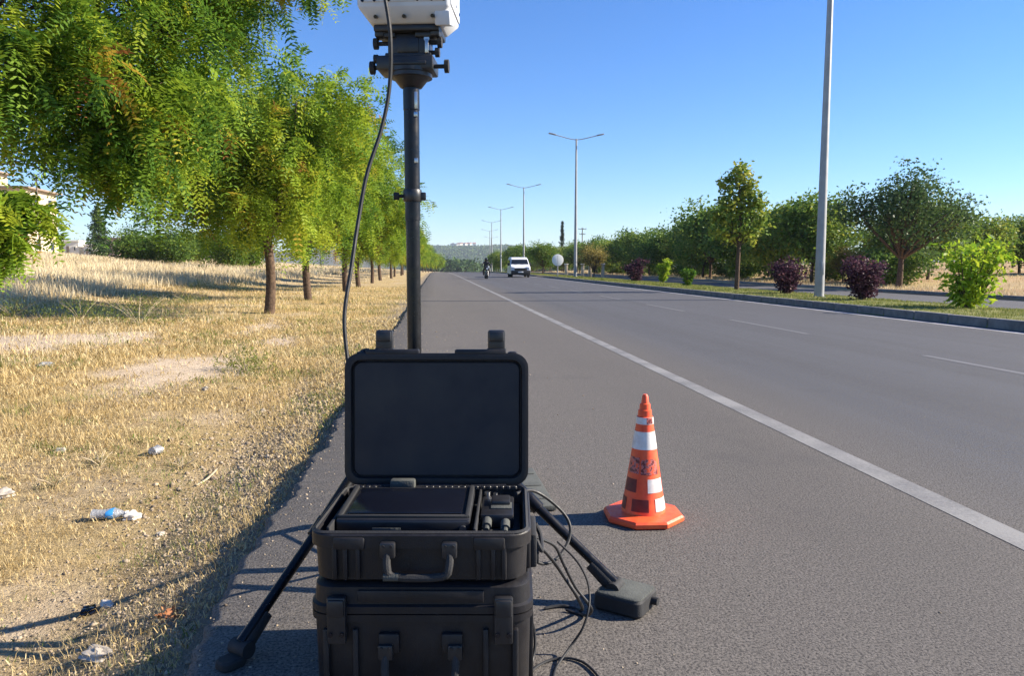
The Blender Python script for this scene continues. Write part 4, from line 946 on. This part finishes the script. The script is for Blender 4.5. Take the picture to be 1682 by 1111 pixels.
# ------------------------------------------------------------ white van facing the camera
def wheel(parent, x, y, r=.33, w=.22, name='wheel'):
    o = bpy.data.objects.new(name, None)
    RX = Matrix.Rotation(R(90), 4, 'Y')
    bm = bmesh.new(); add_lathe(bm, [(r * .62, -w / 2), (r * .92, -w / 2), (r, -w * .36), (r, w * .36), (r * .92, w / 2), (r * .62, w / 2)], (x, y, r), 32, RX); w_ = obj(name, bm, MAT['tyre'], parent)
    bm = bmesh.new(); add_lathe(bm, [(r * .2, -w * .4), (r * .63, -w * .44), (r * .63, w * .44), (r * .2, w * .4)], (x, y, r), 24, RX); obj('rim', bm, MAT['lamp_pole'], w_)
vx, vy = 7.4, 68.0
van = empty('white_van', (vx, vy, float(g(vy)) + .002), R(-1), 'white van with dark windscreen and black lower front, driving towards the camera', 'van')
prof = [(-2.42, .3), (-2.46, .55), (-2.44, .82), (-2.3, 1.02), (-1.62, 1.18), (-.95, 1.72), (-.75, 1.83), (-.3, 1.9), (2.2, 1.92), (2.38, 1.84), (2.45, 1.2), (2.45, .4), (2.4, .3)]
t_ = bmesh.new()
def pv(hw): return [t_.verts.new((hw(z), y, z)) for y, z in prof]
hw = lambda z: .95 if z < 1.1 else .95 - (z - 1.1) * .2
A_ = pv(hw); B_ = pv(lambda z: -hw(z)); n_ = len(prof)
t_.faces.new(A_); t_.faces.new(B_[::-1])
for i in range(n_): t_.faces.new((A_[i], B_[i], B_[(i + 1) % n_], A_[(i + 1) % n_]))
bmesh.ops.recalc_face_normals(t_, faces=t_.faces[:]); bmesh.ops.bevel(t_, geom=t_.edges[:], offset=.06, segments=3, affect='EDGES')
bm = bmesh.new(); _join(bm, t_, (0, 0, 0)); obj('body', bm, MAT['white_van'], van, angle=50)
bm = bmesh.new(); d_ = Vector((0, .67, .54)).normalized(); nrm = Vector((0, -d_.z, d_.y)); c0 = Vector((0, -1.285, 1.45)) + nrm * .008
q = [(-.86, -.36), (.86, -.36), (.76, .36), (-.76, .36)]; vv = [bm.verts.new(c0 + Vector((a, 0, 0)) + d_ * b) for a, b in q] + [bm.verts.new(c0 + Vector((a, 0, 0)) + d_ * b - nrm * .03) for a, b in q]
bm.faces.new(vv[:4]); bm.faces.new(vv[4:][::-1]); [bm.faces.new((vv[i], vv[4 + i], vv[4 + (i + 1) % 4], vv[(i + 1) % 4])) for i in range(4)]
obj('windscreen', bm, MAT['car_glass'], van, False)
for sx in (-1, 1):
    bm = bmesh.new(); add_prism(bm, [(-.95, 1.2), (-.55, 1.62), (.1, 1.66), (.1, 1.2)], sx * .86, sx * .946); obj('side_window', bm, MAT['car_glass'], van, False)
    bm = bmesh.new(); add_prism(bm, [(.2, 1.2), (.2, 1.66), (2.1, 1.66), (2.2, 1.2)], sx * .86, sx * .946); obj('side_window', bm, MAT['car_glass'], van, False)
    bm = bmesh.new(); add_box(bm, (sx * .7, -2.38, .88), (.36, .16, .2), None, .04); obj('headlight', bm, MAT['headlight'], van)
    bm = bmesh.new(); add_box(bm, (sx * 1.06, -.95, 1.22), (.2, .1, .26), None, .04); add_box(bm, (sx * .95, -.95, 1.14), (.12, .05, .05)); obj('mirror', bm, MAT['car_black'], van)
    for yy in (-1.5, 1.45): wheel(van, sx * .82, yy)
bm = bmesh.new(); add_box(bm, (0, -2.44, .77), (1.2, .1, .2), None, .02); obj('grille', bm, MAT['car_black'], van)
bm = bmesh.new(); add_box(bm, (0, -2.44, .45), (1.86, .16, .42), None, .06); obj('bumper', bm, MAT['car_black'], van)
bm = bmesh.new(); add_box(bm, (0, -2.53, .5), (.5, .012, .11), None, .003); obj('number_plate', bm, MAT['sign_white'], van)
bm = bmesh.new()
for sx in (-.35, .3): add_box(bm, (sx, -1.66, 1.19), (.55, .02, .02), Matrix.Rotation(.2, 4, 'Z'))
obj('wiper', bm, MAT['car_black'], van)

van.scale = (.9, .9, .93)
# ------------------------------------------------------------ motorcycle and rider
mx, my = 3.95, 59.5
mo = empty('motorcycle', (mx, my, float(g(my)) + .002), R(2), 'dark motorcycle with a small white side panel, ridden towards the camera', 'motorcycle')
wheel(mo, 0, -.72, .3, .11); wheel(mo, 0, .62, .3, .13)
bm = bmesh.new(); add_tube(bm, [(0, .62, .3), (0, .2, .45), (0, -.1, .4), (0, -.35, .75), (0, .2, .78), (0, .75, .82)], .035, 8); add_box(bm, (0, 0, .48), (.3, .42, .32), None, .06); obj('frame', bm, MAT['car_black'], mo)
bm = bmesh.new(); add_box(bm, (0, -.15, .86), (.3, .46, .22), None, .08); obj('fuel_tank', bm, MAT['car_black'], mo)
bm = bmesh.new(); add_box(bm, (0, .38, .8), (.26, .66, .1), None, .04); obj('seat', bm, MAT['black_rubber'], mo)
bm = bmesh.new()
for sx in (-.08, .08): add_cyl(bm, (sx, -.72, .3), (sx, -.48, 1.0), .025)
obj('fork', bm, MAT['steel'], mo)
bm = bmesh.new(); add_prism(bm, [(-.78, .72), (-.82, .86), (-.62, 1.12), (-.5, 1.1), (-.5, .74)], -.17, .17, 'X', 0, .04); obj('cowl', bm, MAT['car_black'], mo)
bm = bmesh.new(); add_box(bm, (.12, -.72, 1.0), (.12, .12, .16), None, .03); obj('side_panel', bm, MAT['white_van'], mo)
bm = bmesh.new(); add_lathe(bm, [(.02, 0), (.085, .01), (.085, .05)], (0, -.79, .86), 20, Matrix.Rotation(R(90), 4, 'X')); obj('headlight', bm, MAT['headlight'], mo)
bm = bmesh.new(); add_tube(bm, smooth_path([(-.38, -.33, 1.02), (-.2, -.42, 1.04), (0, -.46, 1.0), (.2, -.42, 1.04), (.38, -.33, 1.02)], 4), .016, 8); obj('handlebar', bm, MAT['car_black'], mo)
for sx in (-1, 1):
    bm = bmesh.new(); add_cyl(bm, (sx * .28, -.42, 1.03), (sx * .36, -.45, 1.2), .008); add_box(bm, (sx * .38, -.45, 1.22), (.12, .03, .08), None, .012); obj('mirror', bm, MAT['car_black'], mo)
bm = bmesh.new(); add_box(bm, (0, -.74, .6), (.14, .4, .04), None, .015); obj('mudguard', bm, MAT['car_black'], mo)
bm = bmesh.new(); add_cyl(bm, (.16, -.1, .35), (.17, .75, .42), .045, .055); obj('exhaust', bm, MAT['steel'], mo)

def skin_body(name, verts, edges, radii, mat, parent, lv=2):
    me = bpy.data.meshes.new(name); me.from_pydata(verts, edges, []); o = bpy.data.objects.new(name, me); col.objects.link(o)
    m = o.modifiers.new('skin', 'SKIN'); m.use_smooth_shade = True; sv = me.skin_vertices[0].data if me.skin_vertices else None
    if sv is None:
        bm = bmesh.new(); bm.from_mesh(me); bm.verts.layers.skin.verify(); bm.to_mesh(me); bm.free(); sv = me.skin_vertices[0].data
    for i, r in enumerate(radii): sv[i].radius = (r, r)
    sv[0].use_root = True
    sb = o.modifiers.new('sub', 'SUBSURF'); sb.levels = sb.render_levels = lv
    dg = bpy.context.evaluated_depsgraph_get(); me2 = bpy.data.meshes.new_from_object(o.evaluated_get(dg)); o.modifiers.clear(); o.data = me2; bpy.data.meshes.remove(me)
    for f in me2.polygons: f.use_smooth = True
    me2.materials.clear(); me2.materials.append(mat); me2.name = name; o.parent = parent; return o
pe = empty('person', (mx, my, float(g(my)) + .002), R(2), 'person in dark clothes and dark helmet riding the motorcycle', 'person')
V = [(0, .28, .9), (0, .2, 1.12), (0, .1, 1.36), (0, .05, 1.48), (0, .0, 1.6)]; E = [(0, 1), (1, 2), (2, 3), (3, 4)]; RAD = [.15, .155, .16, .07, .1]
for sx in (-1, 1):
    b = len(V); V += [(sx * .2, .08, 1.38), (sx * .33, -.1, 1.18), (sx * .34, -.28, 1.07), (sx * .35, -.35, 1.035)]; E += [(2, b), (b, b + 1), (b + 1, b + 2), (b + 2, b + 3)]; RAD += [.075, .055, .042, .045]
    b = len(V); V += [(sx * .12, .2, .87), (sx * .25, -.18, .76), (sx * .23, .06, .36), (sx * .24, -.08, .32)]; E += [(0, b), (b, b + 1), (b + 1, b + 2), (b + 2, b + 3)]; RAD += [.11, .075, .055, .045]
skin_body('body', V, E, RAD, MAT['jacket'], pe)
bm = bmesh.new(); add_lathe(bm, [(.02, -.15), (.11, -.13), (.135, -.04), (.138, .04), (.11, .11), (.06, .145), (.01, .155)], (0, -.01, 1.63), 24); obj('helmet', bm, MAT['helmet'], pe)
bm = bmesh.new(); add_box(bm, (0, -.112, 1.63), (.19, .06, .09), None, .03); obj('visor', bm, MAT['screen'], pe)
for sx in (-1, 1):
    bm = bmesh.new(); add_box(bm, (sx * .35, -.36, 1.03), (.09, .05, .05), None, .015)
    for k in range(4): add_tube(bm, smooth_path([(sx * (.315 + .022 * k), -.38, 1.045), (sx * (.315 + .022 * k), -.415, 1.035 - .003 * k), (sx * (.315 + .022 * k), -.405, 1.0)], 3), .0095, 6)
    add_tube(bm, smooth_path([(sx * .31, -.355, 1.03), (sx * .295, -.385, 1.02), (sx * .3, -.4, 1.0)], 3), .011, 6); obj('glove', bm, MAT['black_rubber'], pe)

mo.scale = pe.scale = (.92, .92, .92)
# ------------------------------------------------------------ buildings, huts, poles beyond the left field
def building(name, p, rz, boxes, wins, label, wall, cat='building', roof_over=.35, roofmat='roof_brown'):
    r = empty(name, p, rz, label, cat)
    for (cx, cy, z0, w, d, h) in boxes:
        bm = bmesh.new(); add_box(bm, (cx, cy, z0 + h / 2), (w, d, h)); obj('wall', bm, MAT[wall], r, False)
        bm = bmesh.new(); add_box(bm, (cx, cy, z0 + h + .13), (w + 2 * roof_over, d + 2 * roof_over, .25), None, .03); obj('roof', bm, MAT[roofmat], r, False)
    for (x, y, z, w, h, ax) in wins:
        bm = bmesh.new(); add_box(bm, (x, y, z), (w, .12, h) if ax == 'y' else (.12, w, h)); f = obj('window', bm, MAT['white_wall'], r, False)
        bm = bmesh.new(); add_box(bm, (x, y - .04, z) if ax == 'y' else (x + .04, y, z), (w - .2, .12, h - .2) if ax == 'y' else (.12, w - .2, h - .2)); obj('pane', bm, MAT['window_dark'], f, False)
    return r
Y = 118; q = at(75, 440, Y); zb = Tz(q.x, Y) - 3.0; top = at(75, 315, Y).z
hB = top - zb
wins = []
for fl in range(3):
    for k in range(4): wins.append((-2.2 - k * 2.9, -5.02, hB - 1.6 - fl * 3.1, 1.3, 1.4, 'y'))
    for k in range(2): wins.append((.02, -2.5 + k * 5, hB - 1.6 - fl * 3.1, 1.3, 1.4, 'x'))
bl = building('apartment_building', (q.x, Y, zb), R(4), [(-6.5, 0, 0, 13, 10, hB), (-9.6, 1, hB + .26, 7.0, 6, 2.4)], wins, 'cream apartment building with flat overhanging roofs at the left edge', 'cream_wall', roof_over=.7)
for fl in range(3):
    bm = bmesh.new(); z = hB - 2.9 - fl * 3.1; add_box(bm, (-3.6, -5.6, z), (5.5, 1.2, .18)); add_box(bm, (-3.6, -6.16, z + .5), (5.5, .08, .85)); obj('balcony', bm, MAT['cream_wall'], bl, False)
bm = bmesh.new(); add_box(bm, (-8.6, .4, hB + 3.6), (1.4, 1.2, 1.4), None, .1); obj('roof_tank', bm, MAT['lamp_pole'], bl)
def hut(px_, py_, Y, w, h, d, label, wallm='white_wall', rz=.1, door=True, group=None, sink=.3):
    q = at(px_, py_, Y); r = building('white_hut' if wallm == 'white_wall' else 'low_house', (q.x, Y, Tz(q.x, Y) - sink), rz, [(0, 0, 0, w, d, h)], [(w * .25, -d / 2 - .02, h * .6, w * .18, h * .3, 'y')], label, wallm, 'hut' if wallm == 'white_wall' else 'house', .12, 'roof_brown' if wallm != 'white_wall' else 'white_wall')
    bm = bmesh.new(); add_box(bm, (-w * .22, -d / 2 - .02, h * .38), (w * .18, .08, h * .76)); obj('door', bm, MAT['wood'], r, False)
hut(121, 385, 112, 1.9, 2.3, 2.5, 'small white hut at the left of the pair on the field ridge'); hut(151, 386, 112, 1.5, 1.9, 2.5, 'smaller white hut right of the other one, beside the dark conifer')
hut(191, 385, 100, 1.9, 2.7, 4, 'narrow pinkish house between the conifer and the dark bushes', 'pink_wall', .02); hut(343, 388, 100, 4.2, 2.6, 4, 'wide low pinkish house behind the gap right of the dark bushes', 'pink_wall', .04)
def pole(px_, Y, ztop, label, arms, tilt=0):
    q = at(px_, 440, Y); z = Tz(q.x, Y) - .3; r = empty('utility_pole', (q.x, Y, z), 0, label, 'utility pole')
    hh = ztop - z; bm = bmesh.new(); add_lathe(bm, [(.14, 0), (.08, hh)], seg=10); obj('post', bm, MAT['wood'], r)
    for (dz, w) in arms:
        bm = bmesh.new(); add_box(bm, (0, -.1, hh - dz), (w, .1, .1)); a = obj('crossarm', bm, MAT['wood'], r)
        bm = bmesh.new()
        for k in (-.45, -.15, .15, .45): add_cyl(bm, (k * w, -.1, hh - dz + .05), (k * w, -.1, hh - dz + .22), .04, seg=8)
        obj('insulator', bm, MAT['car_black'], a)
pole(68, 100, at(68, 287, 100).z, 'dark utility pole standing in front of the cream apartment building', [(.25, .9), (.7, .9), (1.15, .9)])
pole(956, 150, at(956, 374, 150).z, 'small utility pole with cross arms right of the second lamp post', [(.3, 1.6), (1.3, 1.2)])
pole(893, 118, at(893, 403, 118).z, 'pale weathered utility pole in the trees left of the round sign', [(.25, .9)])
# pale gate posts in the verge beyond the far road
for i, (px_, Y) in enumerate([(930, 84), (957, 82), (969, 80), (990, 78)]):
    q = at(px_, 445, Y); r = empty('gate_post', (q.x, Y, Tz(q.x, Y) - .1), 0, WORD[i] + ' pale concrete post right of the round white sign beyond the road', 'post', 'pale concrete posts beyond the road')
    bm = bmesh.new(); add_box(bm, (0, 0, .75), (.3, .3, 1.5), None, .02); obj('shaft', bm, MAT['cream_wall'], r); bm = bmesh.new(); add_box(bm, (0, 0, 1.56), (.42, .42, .12), None, .03); obj('cap', bm, MAT['white_wall'], r)

# ------------------------------------------------------------ valley beyond the crest: wood and far houses
rng = np.random.default_rng(91)
n = 2600; y = rng.uniform(420, 1250, n); x = s(y) + rng.uniform(-.12, .14, n) * y + 10; keep = np.abs(x - s(y) - 4) > 9; x, y = x[keep], y[keep]; n = len(x)
z = T(x, y); V = []; TN = []
per = 70; i = np.repeat(np.arange(n), per); hh = rng.uniform(4, 9.5, n); d = unit(rng.normal(0, 1, (n * per, 3))); P = np.stack([x, y, z + hh * .55], -1)[i] + d * rng.uniform(.4, 1, (n * per, 1)) * np.stack([hh * .42, hh * .42, hh * .5], -1)[i]
tone = np.repeat(np.clip(rng.normal(.4, .2, n)[i] + rng.normal(0, .1, n * per), 0, 1), 4)
tag(link_mesh('far_wood', np_mesh('far_wood', simple(P, rng.uniform(1.0, 2.6, n * per), rng, .75), np.arange(n * per * 4).reshape(-1, 4), tone), MAT['dark_leaf']), 'hazy wood filling the valley beyond the crest of the road', 'wood', kind='stuff')
n = 13000; y = rng.uniform(1300, 2330, n); x = rng.uniform(-.08, .3, n) * y + 60; per = 14; i = np.repeat(np.arange(n), per); d = unit(rng.normal(0, 1, (n * per, 3)))
P = np.stack([x, y, hz(x, y) + 4], -1)[i] + d * np.array([7, 7, 5.]); tone = np.repeat(rng.uniform(0, .8, n * per), 4)
tag(link_mesh('hill_trees', np_mesh('hill_trees', simple(P, rng.uniform(4, 8, n * per), rng, .8), np.arange(n * per * 4).reshape(-1, 4), tone), MAT['dark_leaf']), 'dark trees dotted over the distant hills', 'wood', kind='stuff')
for i, (px_, py_, Y, w) in enumerate([(744, 414, 2480, 17), (752, 416, 2450, 13), (757, 413, 2520, 19), (764, 417, 2450, 12), (771, 415, 2500, 14), (779, 415, 2520, 13)]):
    q = at(px_, py_, Y); zz = float(hz(q.x, Y)); r = empty('distant_house', (q.x, Y, zz - 1), .3 * i, WORD[i] + ' pale house in the hazy town on the slope above the road end', 'house', 'pale houses of the far town')
    bm = bmesh.new(); add_box(bm, (0, 0, 7), (w, w * .8, 14)); obj('wall', bm, MAT['white_wall'], r, False); bm = bmesh.new(); add_prism(bm, [(-w * .56, 14), (w * .56, 14), (0, 17)], -w * .45, w * .45, 'Y'); obj('roof', bm, MAT['roof_tile'], r, False)

# ------------------------------------------------------------ litter and stones on the verge
def onT(px_, py_):
    z = -.1
    for _ in range(12): p = on(px_, py_, z); z = Tz(p.x, p.y)
    return Vector((p.x, p.y, z))
def bottle(px_, py_, rz, label, L=.2, r=.032, blue=True, squash=.7):
    p = onT(px_, py_); o = empty('plastic_bottle', p + Vector((0, 0, r * squash)), rz, label, 'bottle', None)
    def b(name, prof, mat):
        bm = bmesh.new(); add_lathe(bm, prof, (0, 0, 0), 20, Matrix.Rotation(R(90), 4, 'Y'))
        rg_ = random.Random(len(prof))
        for v in bm.verts: v.co.z *= squash * (1 + .15 * math.sin(v.co.x * 70)); v.co.y *= 1 + .1 * math.sin(v.co.x * 55 + 1)
        return obj(name, bm, MAT[mat], o)
    b('body', [(r * .5, -L / 2), (r, -L * .46), (r * .94, -L * .3), (r, -L * .2), (r * .95, L * .1), (r, L * .16), (r * .8, L * .28), (r * .35, L * .42), (r * .35, L * .47)], 'pet')
    if blue: b('label', [(r * 1.02, -L * .06), (r * 1.03, -L * .05), (r * 1.03, L * .14), (r * 1.02, L * .15)], 'blue_label')
    b('cap', [(r * .42, L * .45), (r * .42, L * .52)], 'sign_white')
bottle(180, 852, .1, 'crushed clear plastic bottle with a blue label lying on the dry verge', .17, .034)
bottle(258, 747, 1.1, 'crumpled clear plastic bottle standing alone in the dry grass higher up the verge', .085, .036, False, .8)
def crumple(px_, py_, sz, mat, label, cat, name, seed, flat=.5):
    p = onT(px_, py_); r_ = random.Random(seed); bm = bmesh.new(); bmesh.ops.create_icosphere(bm, subdivisions=3, radius=1)
    ph = [r_.uniform(0, 6) for _ in range(6)]
    for v in bm.verts:
        k = 1 + .22 * math.sin(v.co.x * 4 + ph[0]) * math.cos(v.co.y * 5 + ph[1]) + .12 * math.sin(v.co.z * 9 + ph[2]) + r_.uniform(-.06, .06); v.co *= k; v.co.x *= sz[0]; v.co.y *= sz[1]; v.co.z *= sz[2]
    o = obj(name, bm, MAT[mat], None, True, 18); o.location = p + Vector((0, 0, sz[2] * flat)); o.rotation_euler = (0, 0, r_.uniform(0, 6)); tag(o, label, cat); return o
crumple(217, 853, (.042, .03, .026), 'paper', 'crumpled white wrapper lying right beside the blue labelled bottle', 'litter', 'wrapper', 1)
crumple(175, 997, (.03, .02, .014), 'paper', 'small white scrap of paper on the gravel near the dark stone', 'litter', 'paper_scrap', 2)
crumple(145, 1010, (.03, .024, .02), 'screen', 'small dark stone beside the white paper scrap on the gravel', 'stone', 'dark_stone', 3)
crumple(160, 1083, (.05, .035, .024), 'stone', 'pale rounded stone lying in the shadow band near the bottom left', 'stone', 'stone', 4)
crumple(6, 816, (.06, .05, .03), 'stone', 'pale tan stone at the left edge level with the bottle', 'stone', 'stone', 5)
crumple(264, 880, (.02, .016, .012), 'stone', 'little pale pebble below and right of the crumpled wrapper', 'stone', 'pebble', 6)
crumple(338, 641, (.04, .03, .022), 'stone', 'pale stone on the bare light patch in the middle of the verge', 'stone', 'stone', 7)
crumple(75, 602, (.09, .06, .03), 'pet', 'flattened pale plastic bag far up on the left side of the verge', 'litter', 'plastic_bag', 8)
crumple(100, 742, (.05, .03, .016), 'stone', 'flat pale stone in the dry grass left of the upper bottle', 'stone', 'stone', 9)
crumple(432, 676, (.025, .02, .014), 'stone', 'small white stone near the asphalt edge left of the raised lid', 'stone', 'stone', 10)
p0 = onT(322, 800); p1 = onT(357, 779); p2 = onT(340, 793)
bm = bmesh.new(); add_tube(bm, smooth_path([p0 + Vector((0, 0, .008)), p2 + Vector((0, 0, .02)), p1 + Vector((0, 0, .03))], 5), [.006] * 6 + [.005] * 4 + [.003], 6); tag(obj('stick', bm, MAT['stick']), 'pale bent stick lying on the gravel of the verge', 'stick')
rng = np.random.default_rng(7); q = onT(288, 1014); n = 60; P = np.array(q[:]) + rng.normal(0, 1, (n, 3)) * np.array([.03, .028, .008]) + np.array([0, 0, .012])
tag(link_mesh('dead_leaves', np_mesh('dead_leaves', simple(P, rng.uniform(.012, .03, n), rng, .5, .4), np.arange(n * 4).reshape(-1, 4)), MAT['dead_leaf']), 'little heap of orange brown dead leaves at the gravel edge', 'leaves', kind='stuff')
# green and dry weeds on the verge
def weed(px_, py_, h, w, n, mat, label, seed, tone=.5):
    rng = np.random.default_rng(seed); p = onT(px_, py_); a = rng.uniform(0, 6.28, n); f = rng.uniform(.1, 1, n); P = np.stack([np.cos(a) * w * f, np.sin(a) * w * f, h * rng.uniform(.02, 1, n) ** 1.3 * (1.1 - .5 * f)], -1)
    me = np_mesh('foliage', simple(P, np.minimum(rng.uniform(.25, .5, n) * h * .45, .06), rng, .2, -.3), np.arange(n * 4).reshape(-1, 4), np.repeat(np.clip(rng.normal(tone, .2, n), 0, 1), 4))
    bm = bmesh.new()
    for k in range(9): aa = rng.uniform(0, 6.28); add_tube(bm, [(0, 0, -.01), (math.cos(aa) * w * .35, math.sin(aa) * w * .35, h * .5), (math.cos(aa) * w * .8, math.sin(aa) * w * .8, h * .95)], [.004 * max(1, h * 3), .003 * max(1, h * 3), .001], 4)
    sm_ = bpy.data.meshes.new('stem'); bm.to_mesh(sm_); bm.free(); r = empty('weed', p, 0, label, 'weed', 'weeds on the verge')
    link_mesh('foliage', me, MAT[mat], r); link_mesh('stem', sm_, MAT['stick'], r)
weed(405, 612, .3, .35, 700, 'green_grass', 'yellow green grass tuft right of the bare light patch', 1, .6)
weed(165, 765, .07, .13, 420, 'green_grass', 'low green weed between the two plastic bottles', 2, .3); weed(90, 800, .07, .12, 320, 'green_grass', 'low green weed left of the blue labelled bottle', 3, .35)
weed(300, 770, .06, .1, 260, 'green_grass', 'low green weed below the upper bottle, beside the stick', 4, .3); weed(425, 690, .07, .08, 200, 'green_grass', 'little green weed near the asphalt edge', 5, .4)
WEED = ['scrubby weed just left of the first bare trunk', 'dark scrubby weed in the tree shade, third from the left', 'scrubby weed standing second left of the first trunk', 'leftmost dark weed in the shade at the foot of the field', 'dark weed second from the left in the shade at the foot of the field',
        'pale weed at the left picture edge in front of the shade', 'weed in front of the shade, below the dark ridge bushes', 'weed in the long tree shadow left of the first trunk']
for i, (a, b, h, w, t) in enumerate([(385, 470, .75, .8, .2), (225, 470, .9, 1.0, .15), (330, 475, .6, .8, .2), (60, 470, .9, 1.2, .15), (130, 478, .7, 1.0, .15), (20, 500, .6, .9, .3), (250, 505, .5, .8, .3), (310, 500, .45, .7, .35)]):
    weed(a, b, h * .6, w * .8, 1100, 'green_grass', WEED[i], 20 + i, t + .3)

# ------------------------------------------------------------ haze over the whole place
bm = bmesh.new(); add_box(bm, (0, 2150, 20), (9000, 4400, 230)); hb = obj('haze', bm, None, smooth=False)
t = bpy.data.materials.new('haze'); t.use_nodes = True; nt = t.node_tree; nt.nodes.remove(nt.nodes['Principled BSDF']); vo = nt.nodes.new('ShaderNodeVolumePrincipled')
vo.inputs['Color'].default_value = (.78, .87, 1, 1); vo.inputs['Density'].default_value = .00014; nt.links.new(vo.outputs[0], nt.nodes['Material Output'].inputs['Volume'])
hb.data.materials.append(t); tag(hb, kind='stuff')
